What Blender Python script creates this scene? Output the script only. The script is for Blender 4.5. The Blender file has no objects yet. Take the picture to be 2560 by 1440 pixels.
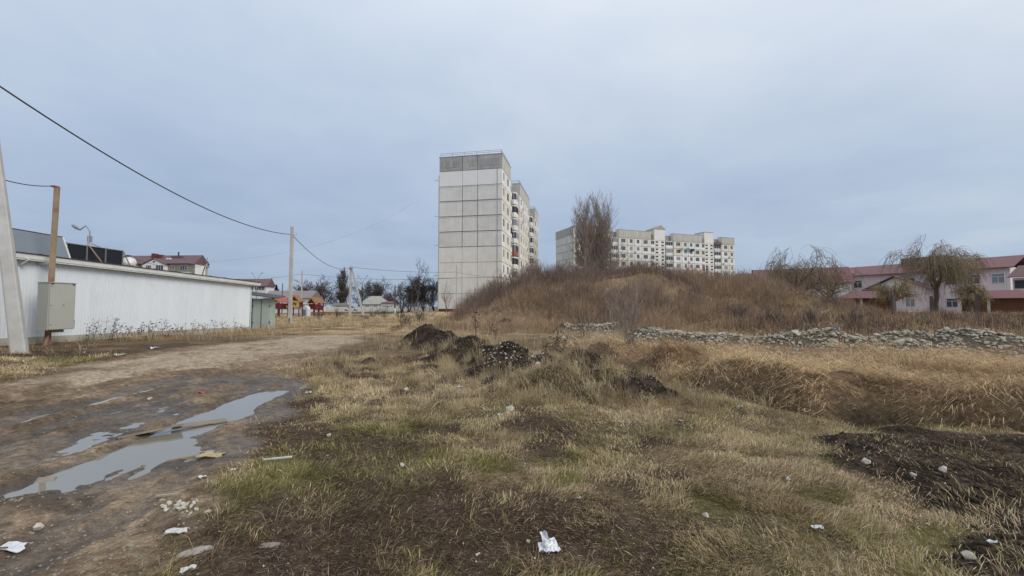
import bpy, bmesh, math, random
import numpy as np
from mathutils import Vector, Matrix
random.seed(7); RNG = np.random.default_rng(11)
R = math.radians
S = bpy.context.scene
COL = S.collection
# ------------------------------------------------------------------ camera
F, CX, CY, HZ, EYE = 1050.0, 1280.0, 720.0, 766.0, 1.55
PITCH = math.atan((HZ - CY) / F)
cd = bpy.data.cameras.new('camera'); cam = bpy.data.objects.new('camera', cd); COL.objects.link(cam)
cd.sensor_width = 36.0; cd.lens = 36.0 * F / 2560.0; cd.clip_end = 6000; cd.clip_start = 0.05
cam.location = (0, 0, EYE); cam.rotation_euler = (R(90) + PITCH, 0, 0)
S.camera = cam
# ------------------------------------------------------------------ sky, sun, exposure
SUN_AZ, SUN_EL = R(118), R(36)          # azimuth clockwise from the view axis (+Y)
W = bpy.data.worlds.new('World'); S.world = W; W.use_nodes = True
nt = W.node_tree; nt.nodes.clear()
def nd(t, ty, **k):
    n = t.nodes.new(ty)
    for a, v in k.items(): setattr(n, a, v)
    return n
out = nd(nt, 'ShaderNodeOutputWorld'); mixs = nd(nt, 'ShaderNodeMixShader')
sky = nd(nt, 'ShaderNodeTexSky', sky_type='NISHITA'); sky.sun_disc = False
sky.sun_elevation = SUN_EL; sky.sun_rotation = SUN_AZ; sky.air_density = 1.0; sky.dust_density = 2.0
b1 = nd(nt, 'ShaderNodeBackground'); b1.inputs[1].default_value = 0.11
b2 = nd(nt, 'ShaderNodeBackground'); b2.inputs[1].default_value = 0.93
tc = nd(nt, 'ShaderNodeTexCoord'); sep = nd(nt, 'ShaderNodeSeparateXYZ')
nt.links.new(tc.outputs['Generated'], sep.inputs[0])
def vmath(t, op, a, b=None, c=None):
    n = nd(t, 'ShaderNodeMath', operation=op)
    for i, v in enumerate((a, b, c)):
        if v is None: continue
        if isinstance(v, (int, float)): n.inputs[i].default_value = v
        else: t.links.new(v, n.inputs[i])
    return n.outputs[0]
s0 = vmath(nt, 'MAXIMUM', sep.outputs[2], 0.0)
# cloud coordinates: project the direction on a high flat layer so the cloud streaks flatten to the horizon
zz = vmath(nt, 'ADD', s0, 0.16)
cmb = nd(nt, 'ShaderNodeCombineXYZ')
nt.links.new(vmath(nt, 'DIVIDE', sep.outputs[0], zz), cmb.inputs[0])
nt.links.new(vmath(nt, 'DIVIDE', sep.outputs[1], zz), cmb.inputs[1])
n1 = nd(nt, 'ShaderNodeTexNoise'); n1.inputs['Scale'].default_value = 0.75; n1.inputs['Detail'].default_value = 5; n1.inputs['Roughness'].default_value = 0.5; n1.inputs['Distortion'].default_value = 0.4
n2 = nd(nt, 'ShaderNodeTexNoise'); n2.inputs['Scale'].default_value = 2.6; n2.inputs['Detail'].default_value = 4; n2.inputs['Roughness'].default_value = 0.55
nt.links.new(cmb.outputs[0], n1.inputs['Vector']); nt.links.new(cmb.outputs[0], n2.inputs['Vector'])
cl = vmath(nt, 'ADD', vmath(nt, 'MULTIPLY', n1.outputs[0], 0.75), vmath(nt, 'MULTIPLY', n2.outputs[0], 0.25))
# glow of the veiled sun: very broad
sd = (math.cos(SUN_EL) * math.sin(SUN_AZ), math.cos(SUN_EL) * math.cos(SUN_AZ), math.sin(SUN_EL))
dp = nd(nt, 'ShaderNodeVectorMath', operation='DOT_PRODUCT'); dp.inputs[1].default_value = sd
nt.links.new(tc.outputs['Generated'], dp.inputs[0])
gl = vmath(nt, 'MULTIPLY_ADD', dp.outputs['Value'], 0.5, 0.5)
gl = vmath(nt, 'POWER', gl, 2.0)
# colour: thin veil (bluer) to thick veil (whiter) by height, noise and glow
tv = vmath(nt, 'MULTIPLY', s0, 0.85)
tv = vmath(nt, 'ADD', tv, vmath(nt, 'MULTIPLY', gl, 0.46))
tv = vmath(nt, 'ADD', tv, vmath(nt, 'MULTIPLY_ADD', cl, 0.95, -0.46))
ramp = nd(nt, 'ShaderNodeValToRGB'); nt.links.new(tv, ramp.inputs[0])
e = ramp.color_ramp.elements
e[0].position = 0.0; e[0].color = (0.315, 0.405, 0.555, 1)
e[1].position = 1.0; e[1].color = (0.80, 0.82, 0.84, 1)
x = e.new(0.32); x.color = (0.425, 0.515, 0.655, 1)
x = e.new(0.62); x.color = (0.58, 0.645, 0.735, 1)
gain = vmath(nt, 'ADD', vmath(nt, 'MULTIPLY', vmath(nt, 'MULTIPLY', s0, s0), 0.55), 0.98)
mg = nd(nt, 'ShaderNodeVectorMath', operation='SCALE'); nt.links.new(ramp.outputs[0], mg.inputs[0]); nt.links.new(gain, mg.inputs['Scale'])
nt.links.new(mg.outputs[0], b2.inputs[0]); nt.links.new(sky.outputs[0], b1.inputs[0])
mixs.inputs[0].default_value = 0.90
nt.links.new(b1.outputs[0], mixs.inputs[1]); nt.links.new(b2.outputs[0], mixs.inputs[2]); nt.links.new(mixs.outputs[0], out.inputs[0])
sl = bpy.data.lights.new('sun', 'SUN'); so = bpy.data.objects.new('sun', sl); COL.objects.link(so)
sl.energy = 1.5; sl.angle = R(28); sl.color = (1.0, 0.95, 0.88)
so.rotation_euler = Vector(sd).to_track_quat('Z', 'Y').to_euler(); so.location = (30, -20, 40)
S.view_settings.view_transform = 'Standard'; S.view_settings.look = 'None'
S.view_settings.exposure = 0.22; S.view_settings.gamma = 1.0; S.view_settings.use_curve_mapping = False
S.render.engine = 'CYCLES'
try:
    S.cycles.use_denoising = True; S.cycles.max_bounces = 5; S.cycles.diffuse_bounces = 3; S.cycles.transparent_max_bounces = 6
except Exception: pass
# ------------------------------------------------------------------ pixel -> place
cp, sp_ = math.cos(PITCH), math.sin(PITCH)
def ray(px, py):
    a, b = px - CX, CY - py
    return Vector((a, F * cp - b * sp_, F * sp_ + b * cp))
def P(px, py, Z):
    d = ray(px, py); k = Z / d.y
    return Vector((d.x * k, Z, EYE + d.z * k))
def G0(px, py, z=0.0):
    d = ray(px, py); k = (z - EYE) / d.z
    return Vector((d.x * k, d.y * k, z))
# ------------------------------------------------------------------ numpy noise
def _hash(ix, iy, s):
    h = (ix.astype(np.int64) * 374761393 + iy.astype(np.int64) * 668265263 + s * 982451653) & 0x7fffffff
    h = ((h ^ (h >> 13)) * 1274126177) & 0x7fffffff
    h = (h ^ (h >> 16)) & 0xffff
    return h / 65535.0
def vnoise(x, y, s=0):
    ix = np.floor(x); iy = np.floor(y); fx = x - ix; fy = y - iy
    fx = fx * fx * (3 - 2 * fx); fy = fy * fy * (3 - 2 * fy)
    a = _hash(ix, iy, s); b = _hash(ix + 1, iy, s); c = _hash(ix, iy + 1, s); d = _hash(ix + 1, iy + 1, s)
    return (a + (b - a) * fx) * (1 - fy) + (c + (d - c) * fx) * fy
def fbm(x, y, sc=1.0, oc=4, s=0):
    x = np.asarray(x, float) * sc; y = np.asarray(y, float) * sc
    t = np.zeros_like(x); a = 0.5; n = 0
    for o in range(oc):
        t += a * vnoise(x + o * 17.3, y - o * 9.1, s + o * 31); n += a; a *= 0.5; x = x * 2.03; y = y * 2.03
    return t / n
def sm(a, b, v):
    t = np.clip((v - a) / (b - a), 0, 1); return t * t * (3 - 2 * t)
def polysd(x, y, poly):
    """signed distance, positive inside"""
    p = np.asarray(poly, float); q = np.roll(p, -1, 0)
    d = np.full(x.shape, 1e9); ins = np.zeros(x.shape, bool)
    for (ax, ay), (bx, by) in zip(p, q):
        ex, ey = bx - ax, by - ay; wx, wy = x - ax, y - ay
        t = np.clip((wx * ex + wy * ey) / (ex * ex + ey * ey + 1e-12), 0, 1)
        d = np.minimum(d, np.hypot(wx - t * ex, wy - t * ey))
        c = ((ay <= y) & (by > y)) | ((by <= y) & (ay > y))
        xi = ax + (y - ay) / (by - ay + 1e-12) * (bx - ax)
        ins ^= c & (x < xi)
    return np.where(ins, d, -d)
def linesd(x, y, pts):
    """distance to polyline, signed side (positive to the left of travel) and parameter"""
    d = np.full(x.shape, 1e9); sd_ = np.zeros(x.shape)
    for (ax, ay), (bx, by) in zip(pts[:-1], pts[1:]):
        ex, ey = bx - ax, by - ay; wx, wy = x - ax, y - ay
        t = np.clip((wx * ex + wy * ey) / (ex * ex + ey * ey), 0, 1)
        dd = np.hypot(wx - t * ex, wy - t * ey); m = dd < d
        d = np.where(m, dd, d); sd_ = np.where(m, -np.sign(wx * ey - wy * ex), sd_)
    return d, sd_
def pxpoly(l): return [tuple(G0(a, b)[:2]) for a, b in l]
HOLLOWS = [(G0(1715, 962).x, G0(1715, 962).y + .30, .60), (G0(2235, 1040).x, G0(2235, 1040).y + .40, .75), (G0(1560, 915).x, G0(1560, 915).y, .3)]
# ------------------------------------------------------------------ objects
def tag(o, label=None, cat=None, group=None, kind=None):
    if label: o['label'] = label
    if cat: o['category'] = cat
    if group: o['group'] = group
    if kind: o['kind'] = kind
    return o
def thing(name, label, cat, loc=(0, 0, 0), rotz=0.0, group=None):
    o = bpy.data.objects.new(name, None); COL.objects.link(o); o.empty_display_size = 0.2
    o.location = loc; o.rotation_euler = (0, 0, rotz)
    return tag(o, label, cat, group)
def put(name, mesh, parent=None, loc=(0, 0, 0), rot=(0, 0, 0), scale=None):
    o = bpy.data.objects.new(name, mesh); COL.objects.link(o)
    if parent is not None: o.parent = parent
    o.location = loc; o.rotation_euler = rot
    if scale is not None: o.scale = scale
    return o
class MB:
    def __init__(s): s.v = []; s.f = []
    def add(s, vs, fs):
        b = len(s.v); s.v += [tuple(v) for v in vs]; s.f += [tuple(b + i for i in f) for f in fs]; return s
    def box(s, x0, x1, y0, y1, z0, z1):
        return s.add([(x0,y0,z0),(x1,y0,z0),(x1,y1,z0),(x0,y1,z0),(x0,y0,z1),(x1,y0,z1),(x1,y1,z1),(x0,y1,z1)],
            [(0,3,2,1),(4,5,6,7),(0,1,5,4),(1,2,6,5),(2,3,7,6),(3,0,4,7)])
    def prism(s, poly, axis, a, b):
        n = len(poly)
        def m(p, h): return (h, p[0], p[1]) if axis == 'x' else ((p[0], h, p[1]) if axis == 'y' else (p[0], p[1], h))
        return s.add([m(p, a) for p in poly] + [m(p, b) for p in poly],
            [tuple(range(n - 1, -1, -1)), tuple(range(n, 2 * n))] + [(i, (i + 1) % n, n + (i + 1) % n, n + i) for i in range(n)])
    def bar(s, p0, p1, w, h=None, w1=None):
        """square bar between two points"""
        h = h or w; w1 = w1 or w; k = w1 / w
        p0 = Vector(p0); p1 = Vector(p1); d = (p1 - p0).normalized()
        u = d.cross(Vector((0, 0, 1))) if abs(d.z) < 0.95 else Vector((1, 0, 0)); u.normalize(); t = u.cross(d)
        vs = []
        for p, q in ((p0, 1), (p1, k)):
            for a, b in ((-1, -1), (1, -1), (1, 1), (-1, 1)): vs.append(p + u * a * w / 2 * q + t * b * h / 2 * q)
        return s.add(vs, [(0,3,2,1),(4,5,6,7),(0,1,5,4),(1,2,6,5),(2,3,7,6),(3,0,4,7)])
    def tube(s, pts, r, n=6, r1=None, cap=True):
        pts = [Vector(p) for p in pts]; m = len(pts); b = len(s.v); r1 = r if r1 is None else r1
        for i, p in enumerate(pts):
            d = (pts[min(i + 1, m - 1)] - pts[max(i - 1, 0)]).normalized()
            u = d.cross(Vector((0, 0, 1))) if abs(d.z) < 0.95 else d.cross(Vector((1, 0, 0)))
            u.normalize(); t = u.cross(d); rr = r + (r1 - r) * i / max(m - 1, 1)
            for k in range(n):
                a = 2 * math.pi * k / n; s.v.append(tuple(p + (u * math.cos(a) + t * math.sin(a)) * rr))
        for i in range(m - 1):
            for k in range(n):
                s.f.append((b + i*n + k, b + i*n + (k+1) % n, b + (i+1)*n + (k+1) % n, b + (i+1)*n + k))
        if cap: s.f.append(tuple(b + k for k in range(n - 1, -1, -1))); s.f.append(tuple(b + (m-1)*n + k for k in range(n)))
        return s
    def lathe(s, prof, n=12, c=(0, 0, 0)):
        b = len(s.v)
        for r, z in prof:
            for k in range(n):
                a = 2 * math.pi * k / n; s.v.append((c[0] + r * math.cos(a), c[1] + r * math.sin(a), c[2] + z))
        for i in range(len(prof) - 1):
            for k in range(n): s.f.append((b+i*n+k, b+i*n+(k+1)%n, b+(i+1)*n+(k+1)%n, b+(i+1)*n+k))
        s.f.append(tuple(b + k for k in range(n - 1, -1, -1))); s.f.append(tuple(b + (len(prof)-1)*n + k for k in range(n)))
        return s
    def mesh(s, name, mat, smooth=False):
        me = bpy.data.meshes.new(name); me.from_pydata(s.v, [], s.f); me.materials.append(mat)
        if smooth: me.polygons.foreach_set('use_smooth', [True] * len(me.polygons))
        me.update(); return me
    def build(s, name, mat, parent=None, loc=(0, 0, 0), rot=(0, 0, 0), smooth=False):
        return put(name, s.mesh(name, mat, smooth), parent, loc, rot)
def npmesh(name, V, T, mat, cols=None, smooth=False, extra=None):
    me = bpy.data.meshes.new(name); V = np.asarray(V, np.float32); T = np.asarray(T, np.int32)
    k = T.shape[1]
    me.vertices.add(len(V)); me.vertices.foreach_set('co', V.ravel())
    me.loops.add(T.size); me.loops.foreach_set('vertex_index', T.ravel())
    me.polygons.add(len(T)); me.polygons.foreach_set('loop_start', np.arange(0, T.size, k, dtype=np.int32))
    me.update(calc_edges=True)
    if smooth: me.polygons.foreach_set('use_smooth', np.ones(len(T), bool))
    if cols is not None:
        a = me.attributes.new('Col', 'FLOAT_COLOR', 'POINT')
        c = np.ones((len(V), 4), np.float32); c[:, :3] = cols; a.data.foreach_set('color', c.ravel())
    for nme, val in (extra or {}).items():
        a = me.attributes.new(nme, 'FLOAT', 'POINT'); a.data.foreach_set('value', np.asarray(val, np.float32))
    me.materials.append(mat); me.validate(); return me
# ------------------------------------------------------------------ materials
MATS = {}
def mat(name, col, rough=0.8, var=0.15, scale=3.0, bump=0.0, bscale=None, metal=0.0, streak=0.0, col2=None, c2amt=0.5, c2scale=1.2, spec=0.4, detail=6, c2lo=0.5, c2hi=0.65):
    """procedural Principled: large and fine noise on the colour, optional second colour in patches (rust, dirt), optional drip streaks, bump"""
    if name in MATS: return MATS[name]
    m = bpy.data.materials.new(name); m.use_nodes = True; t = m.node_tree; t.nodes.clear()
    o = nd(t, 'ShaderNodeOutputMaterial'); b = nd(t, 'ShaderNodeBsdfPrincipled'); t.links.new(b.outputs[0], o.inputs[0])
    b.inputs['Roughness'].default_value = rough; b.inputs['Metallic'].default_value = metal
    b.inputs['Specular IOR Level'].default_value = spec
    tcn = nd(t, 'ShaderNodeTexCoord'); info = nd(t, 'ShaderNodeObjectInfo')
    off = nd(t, 'ShaderNodeVectorMath', operation='SCALE'); off.inputs[0].default_value = (37.0, 19.0, 53.0); t.links.new(info.outputs['Random'], off.inputs['Scale'])
    ad = nd(t, 'ShaderNodeVectorMath', operation='ADD'); t.links.new(tcn.outputs['Object'], ad.inputs[0]); t.links.new(off.outputs[0], ad.inputs[1])
    n = nd(t, 'ShaderNodeTexNoise'); n.inputs['Scale'].default_value = scale; n.inputs['Detail'].default_value = detail; n.inputs['Roughness'].default_value = 0.62
    t.links.new(ad.outputs[0], n.inputs['Vector'])
    v = vmath(t, 'MULTIPLY_ADD', n.outputs[0], 2 * var * 1.8, 1 - var * 1.8)
    rv = vmath(t, 'MULTIPLY_ADD', info.outputs['Random'], var * 0.7, 1 - var * 0.35)
    v = vmath(t, 'MULTIPLY', v, rv)
    if streak:
        mp = nd(t, 'ShaderNodeMapping'); mp.inputs['Scale'].default_value = (2.2, 2.2, 0.12); t.links.new(ad.outputs[0], mp.inputs[0])
        n3 = nd(t, 'ShaderNodeTexNoise'); n3.inputs['Scale'].default_value = 1.6; n3.inputs['Detail'].default_value = 7; t.links.new(mp.outputs[0], n3.inputs['Vector'])
        v = vmath(t, 'MULTIPLY', v, vmath(t, 'MULTIPLY_ADD', n3.outputs[0], streak * 2, 1 - streak))
    base = nd(t, 'ShaderNodeVectorMath', operation='SCALE'); base.inputs[0].default_value = col[:3]; t.links.new(v, base.inputs['Scale'])
    res = base.outputs[0]
    if col2:
        n4 = nd(t, 'ShaderNodeTexNoise'); n4.inputs['Scale'].default_value = c2scale; n4.inputs['Detail'].default_value = 8; n4.inputs['Roughness'].default_value = 0.65
        t.links.new(ad.outputs[0], n4.inputs['Vector'])
        mr = nd(t, 'ShaderNodeMapRange'); mr.inputs[1].default_value = c2lo; mr.inputs[2].default_value = c2hi; mr.inputs[4].default_value = c2amt
        t.links.new(n4.outputs[0], mr.inputs[0])
        mx = nd(t, 'ShaderNodeMix', data_type='RGBA'); t.links.new(mr.outputs[0], mx.inputs[0]); t.links.new(res, mx.inputs[6]); mx.inputs[7].default_value = (*col2, 1)
        res = mx.outputs[2]
    t.links.new(res, b.inputs['Base Color'])
    if bump:
        n5 = nd(t, 'ShaderNodeTexNoise'); n5.inputs['Scale'].default_value = bscale or scale * 6; n5.inputs['Detail'].default_value = 5; t.links.new(ad.outputs[0], n5.inputs['Vector'])
        bp = nd(t, 'ShaderNodeBump'); bp.inputs['Strength'].default_value = bump; bp.inputs['Distance'].default_value = 0.02
        t.links.new(n5.outputs[0], bp.inputs['Height']); t.links.new(bp.outputs[0], b.inputs['Normal'])
    MATS[name] = m; return m
def blade_mat(name, trans=0.3, rough=0.7):
    m = bpy.data.materials.new(name); m.use_nodes = True; t = m.node_tree; t.nodes.clear()
    o = nd(t, 'ShaderNodeOutputMaterial'); a = nd(t, 'ShaderNodeAttribute', attribute_name='Col')
    d = nd(t, 'ShaderNodeBsdfDiffuse'); tr = nd(t, 'ShaderNodeBsdfTranslucent'); mx = nd(t, 'ShaderNodeMixShader'); mx.inputs[0].default_value = trans
    t.links.new(a.outputs[0], d.inputs[0]); t.links.new(a.outputs[0], tr.inputs[0])
    t.links.new(d.outputs[0], mx.inputs[1]); t.links.new(tr.outputs[0], mx.inputs[2]); t.links.new(mx.outputs[0], o.inputs[0])
    return m
M_BLADE = blade_mat('dry_blades', 0.25); M_TWIG = blade_mat('dry_twigs', 0.05)
M_CONC = mat('pole_concrete', (0.40, 0.39, 0.37), 0.9, 0.18, 2.5, bump=0.25, streak=0.15)
M_WHITESHEET = mat('white_sheet_metal', (0.66, 0.70, 0.73), 0.45, 0.06, 0.9, streak=0.07, col2=(0.42, 0.41, 0.37), c2amt=.18, c2scale=.9, c2lo=.55, c2hi=.75)
M_FASCIA = mat('fascia_white', (0.60, 0.60, 0.57), 0.6, 0.12, 1.5, streak=0.1)
M_PLINTH = mat('plinth_concrete', (0.36, 0.34, 0.28), 0.95, 0.2, 2.0, bump=0.3)
M_RUST = mat('rusted_paint', (0.30, 0.22, 0.15), 0.8, 0.25, 4.0, col2=(0.22, 0.025, 0.02), c2amt=0.9, c2scale=0.8, bump=0.2)
M_CAB = mat('cabinet_paint', (0.37, 0.37, 0.33), 0.5, 0.06, 1.5)
M_DARK = mat('dark_grey', (0.05, 0.05, 0.055), 0.7, 0.15)
M_BLACKNET = mat('black_shade_net', (0.012, 0.014, 0.02), 0.85, 0.25, 3.0)
M_GREYSHEET = mat('grey_sheet', (0.16, 0.19, 0.22), 0.5, 0.08, 1.5)
M_CABLE = mat('cable_rubber', (0.035, 0.036, 0.04), 0.6, 0.1)
M_STEEL = mat('dull_steel', (0.28, 0.28, 0.28), 0.5, 0.15, metal=0.4)
M_ROOFBROWN = mat('brown_metal_roof', (0.13, 0.075, 0.08), 0.55, 0.12, 1.2)
M_ROOFRED = mat('red_metal_roof', (0.145, 0.052, 0.060), 0.5, 0.12, 1.0, streak=0.08)
M_ROOFGREY = mat('asbestos_roof', (0.30, 0.29, 0.27), 0.9, 0.2, 0.9)
M_ROOFMAUVE = mat('mauve_roof', (0.22, 0.19, 0.20), 0.8, 0.12, 0.8)
M_GLASS = mat('window_glass', (0.035, 0.045, 0.06), 0.08, 0.4, 0.3, spec=0.6)
M_GLASSL = mat('curtained_glass', (0.20, 0.23, 0.26), 0.15, 0.35, 0.4, spec=0.6)
M_FRAME = mat('window_frame_white', (0.62, 0.62, 0.61), 0.5, 0.08)
M_FRAMEBR = mat('window_frame_brown', (0.12, 0.07, 0.05), 0.6, 0.1)
M_PANEL = mat('facade_panel', (0.64, 0.615, 0.575), 0.9, 0.13, 0.7, streak=0.14, bump=0.1, bscale=8)
M_PANELW = mat('facade_panel_white', (0.74, 0.725, 0.70), 0.85, 0.05, 0.6, streak=0.04)
M_PANELL = mat('facade_panel_pale', (0.68, 0.65, 0.60), 0.9, 0.11, 0.7, streak=0.12)
M_ATTIC = mat('attic_panel_stained', (0.35, 0.34, 0.315), 0.95, 0.25, 0.8, streak=0.35, col2=(0.44, 0.43, 0.42), c2amt=0.6, c2scale=0.7)
M_ATTICC = mat('attic_panel_cream', (0.44, 0.42, 0.37), 0.95, 0.15, 0.8, streak=0.2)
M_CREAM = mat('cream_panel', (0.64, 0.605, 0.53), 0.9, 0.08, 0.7, streak=0.07)
M_SIDEW = mat('side_panel_white', (0.69, 0.675, 0.64), 0.9, 0.07, 0.7, streak=0.06)
M_JOINT = mat('panel_joint', (0.29, 0.27, 0.245), 0.95, 0.25, 1.5)
M_JOINTL = mat('panel_joint_pale', (0.30, 0.29, 0.275), 0.95, 0.15, 1.5)
M_BRICKRED = mat('red_brick_plinth', (0.12, 0.040, 0.032), 0.9, 0.2, 3)
M_PINK = mat('pink_render', (0.64, 0.55, 0.575), 0.9, 0.06, 0.6, col2=(0.62, 0.60, 0.62), c2amt=0.7, c2scale=0.35)
M_WHITEWALL = mat('white_render', (0.66, 0.66, 0.65), 0.9, 0.08, 0.7, streak=0.05)
M_GREYGREEN = mat('grey_green_render', (0.24, 0.23, 0.18), 0.9, 0.1, 0.7)
M_WOOD = mat('brown_boards', (0.125, 0.055, 0.032), 0.8, 0.2, 3.0)
M_LIME = mat('limestone', (0.40, 0.37, 0.30), 0.95, 0.22, 5.0, bump=0.5, bscale=22, col2=(0.20, 0.18, 0.14), c2amt=0.5, c2scale=2.0, spec=.1)
M_LIMEW = mat('white_limestone', (0.46, 0.43, 0.37), 0.95, 0.18, 5.0, bump=0.4, bscale=25)
M_PAPER = mat('white_litter', (0.50, 0.50, 0.49), 0.7, 0.1, 9.0)
M_PLASTIC = mat('white_film', (0.52, 0.54, 0.57), 0.45, 0.15, 9.0, spec=0.5)
M_BARK = mat('grey_bark', (0.11, 0.088, 0.072), 0.95, 0.3, 4.0, bump=0.4)
M_BARKL = mat('pale_bark', (0.25, 0.20, 0.168), 0.95, 0.3, 4.0)
M_BARKD = mat('dark_bark', (0.085, 0.069, 0.062), 0.95, 0.3, 4.0)
M_WHITEWASH = mat('whitewash', (0.7, 0.7, 0.68), 0.9, 0.1)
M_SOILLUMP = mat('dark_soil', (0.060, 0.046, 0.036), 0.95, 0.35, 6.0, bump=0.6, bscale=30, spec=0.03)
# ================================================================== THE GROUND
HILLX = np.array([-9, -6.5, -5.2, -2.8, 0.4, 2, 8, 12.8, 16.8, 22.8, 26.8, 32.8, 45, 70])
HILLZ = np.array([0, 0.1, 0.5, 1.9, 3.6, 4.0, 4.1, 4.0, 3.5, 2.7, 1.6, 0.2, 0.1, 0.1])
DITCH = [(1.7, 16.5), (2.2, 13.6), (2.7, 11.2), (3.35, 8.9), (4.3, 7.15), (5.6, 6.05), (7.2, 5.45), (10.5, 4.6), (16, 3.6)]
MOUNDS = [  # cx, cy, rx, ry, height, rotation, soil amount
    (-3.75, 18.6, 0.95, 1.1, 0.78, 0.3, 1.0), (-2.95, 16.9, 1.2, 1.1, 0.66, 0.5, 1.0), (-2.2, 15.0, 1.1, 1.0, 0.52, 0.6, 0.9),
    (-1.25, 13.2, 1.15, 1.1, 0.64, 0.5, 1.0), (-1.8, 12.3, 0.8, 0.7, 0.32, 0.2, 0.8), (-0.6, 12.0, 0.9, 0.8, 0.42, 0.5, 0.85),
    (-0.1, 11.0, 1.15, 0.95, 0.60, -0.2, 1.0), (-0.45, 9.8, 0.8, 0.6, 0.28, 0.4, 0.9), (0.75, 10.0, 1.2, 0.8, 0.44, 0.0, 1.0),
    (1.75, 10.5, 1.05, 0.85, 0.48, 0.2, 0.9), (2.05, 9.3, 0.7, 0.65, 0.26, 0.2, 0.6), (1.1, 8.9, 1.1, 0.7, 0.36, 0.1, 0.85), (0.1, 8.7, 0.8, 0.6, 0.25, 0.1, 0.7),
    (0.75, 7.7, 1.25, 0.75, 0.44, -0.15, 0.55), (1.5, 7.1, 0.6, 0.4, 0.22, 0.2, 0.25), (-2.2, 11.0, 0.6, 0.45, 0.12, 0, 0.5), (-3.9, 11.6, 0.32, 0.25, 0.22, 0, 0.9),
    (-4.6, 26.5, 0.8, 0.7, 0.45, 0, 0.5), (-7.0, 27.5, 1.1, 0.8, 0.40, 0, 0.4), (-10.5, 50, 2.5, 1.5, 0.5, 0, 0.3), (-21, 55, 4, 2, 0.5, 0, 0.3), (-30, 52, 4, 2, 0.4, 0, 0.3)]
HEAPS = [  # limestone rubble: polyline, half width, height
    ([(6.2, 19.8), (7.2, 17.4), (8.4, 15.6), (10.0, 14.6), (12.0, 14.2), (14.2, 13.9), (16.0, 13.4)], 1.25, 0.72),
    ([(3.3, 25.0), (4.6, 24.3), (5.9, 23.6)], 0.95, 0.75),
    ([(16.6, 12.9), (18.4, 12.4), (21.5, 11.8)], 1.2, 0.42)]
MUDP = pxpoly([(-900, 1440), (-900, 1100), (-400, 1020), (0, 958), (300, 893), (640, 854), (720, 838), (905, 834), (905, 852), (800, 892), (715, 925), (770, 965), (660, 1080), (605, 1180), (560, 1255), (450, 1340), (420, 1440)]) + [(-1.5, 1.0), (-1.5, -4), (-12, -4)]
SANDP = pxpoly([(60, 962), (250, 915), (400, 886), (640, 857), (720, 840), (905, 836), (905, 850), (790, 876), (600, 905), (400, 935), (200, 965)])
SOILP = pxpoly([(2030, 1090), (2200, 1060), (2560, 1076), (3400, 1105), (3400, 1560), (2470, 1560), (2350, 1430), (2280, 1385), (2420, 1345), (2430, 1300), (2300, 1255), (2170, 1195), (2070, 1135)])
BROWNP = pxpoly([(470, 1330), (640, 1275), (830, 1215), (1000, 1185), (1300, 1190), (1480, 1215), (1590, 1290), (1640, 1380), (1620, 1440), (520, 1440)])
GREENS = [(760, 1180, .55), (640, 1240, .4), (960, 1205, .6), (900, 1085, .6), (1020, 1080, .5), (850, 1120, .5), (590, 1400, .22), (1260, 1395, .13), (1115, 1415, .12), (1380, 1150, .3), (1240, 1155, .4),
          (1420, 1200, .25), (2060, 1235, .2), (2380, 1350, .3), (2080, 1155, .2), (1010, 1140, .5), (1190, 1310, .07), (700, 1150, .4), (1690, 1080, .3), (340, 895, .8), (180, 905, .9), (1540, 1330, .2), (1790, 1250, .25)]
GREENG = [(G0(a, b).x, G0(a, b).y, r) for a, b, r in GREENS]
WATER_Z = -0.047
def rut(x, y, pts, w, dep, y0, y1):
    px_ = np.interp(y, [p[1] for p in pts], [p[0] for p in pts])
    return dep * np.exp(-((x - px_) / w) ** 2) * sm(y0 - 0.5, y0 + 0.4, y) * (1 - sm(y1 - 1.2, y1 + 0.3, y))
def heap_h(x, y):
    t = np.zeros_like(x)
    for pts, w, h in HEAPS:
        d, _ = linesd(x, y, pts); t = np.maximum(t, h * (1 - sm(0.1 * w, 1.3 * w, d)) * (0.35 + 1.0 * fbm(x, y, 0.75, 3, 77)))
    return t
def mound_h(x, y):
    t = np.zeros_like(x); so_ = np.zeros_like(x)
    n = fbm(x, y, 2.2, 4, 5)
    for cx, cy, rx, ry, h, ro, s in MOUNDS:
        c, q = math.cos(ro), math.sin(ro); u = ((x - cx) * c + (y - cy) * q) / rx; v = (-(x - cx) * q + (y - cy) * c) / ry
        r = np.sqrt(u * u + v * v); k = (1 - sm(0.1, 1.25, r + (n - .5) * 1.1))
        t = np.maximum(t, h * k * (0.45 + 1.1 * n)); so_ = np.maximum(so_, s * sm(0.08, 0.3, k))
    dr, _ = linesd(x, y, [(-3.8, 18.9), (-2.2, 15.0), (-0.7, 12.0), (0.3, 10.3), (1.0, 9.3), (1.5, 8.3), (2.1, 7.6)])
    kr = 1 - sm(.25, 1.15, dr + (n - .5) * 1.4)
    t = np.maximum(t, .42 * kr * (.3 + 1.2 * n)); so_ = np.maximum(so_, .85 * sm(.1, .5, kr))
    return t, so_
def ditch_sd(x, y):
    return linesd(x + (fbm(x, y, .55, 2, 301) - .5) * 1.1, y + (fbm(x, y, .6, 2, 302) - .5) * 1.0 + (fbm(x, y, 1.9, 2, 303) - .5) * .35, DITCH)
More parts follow.
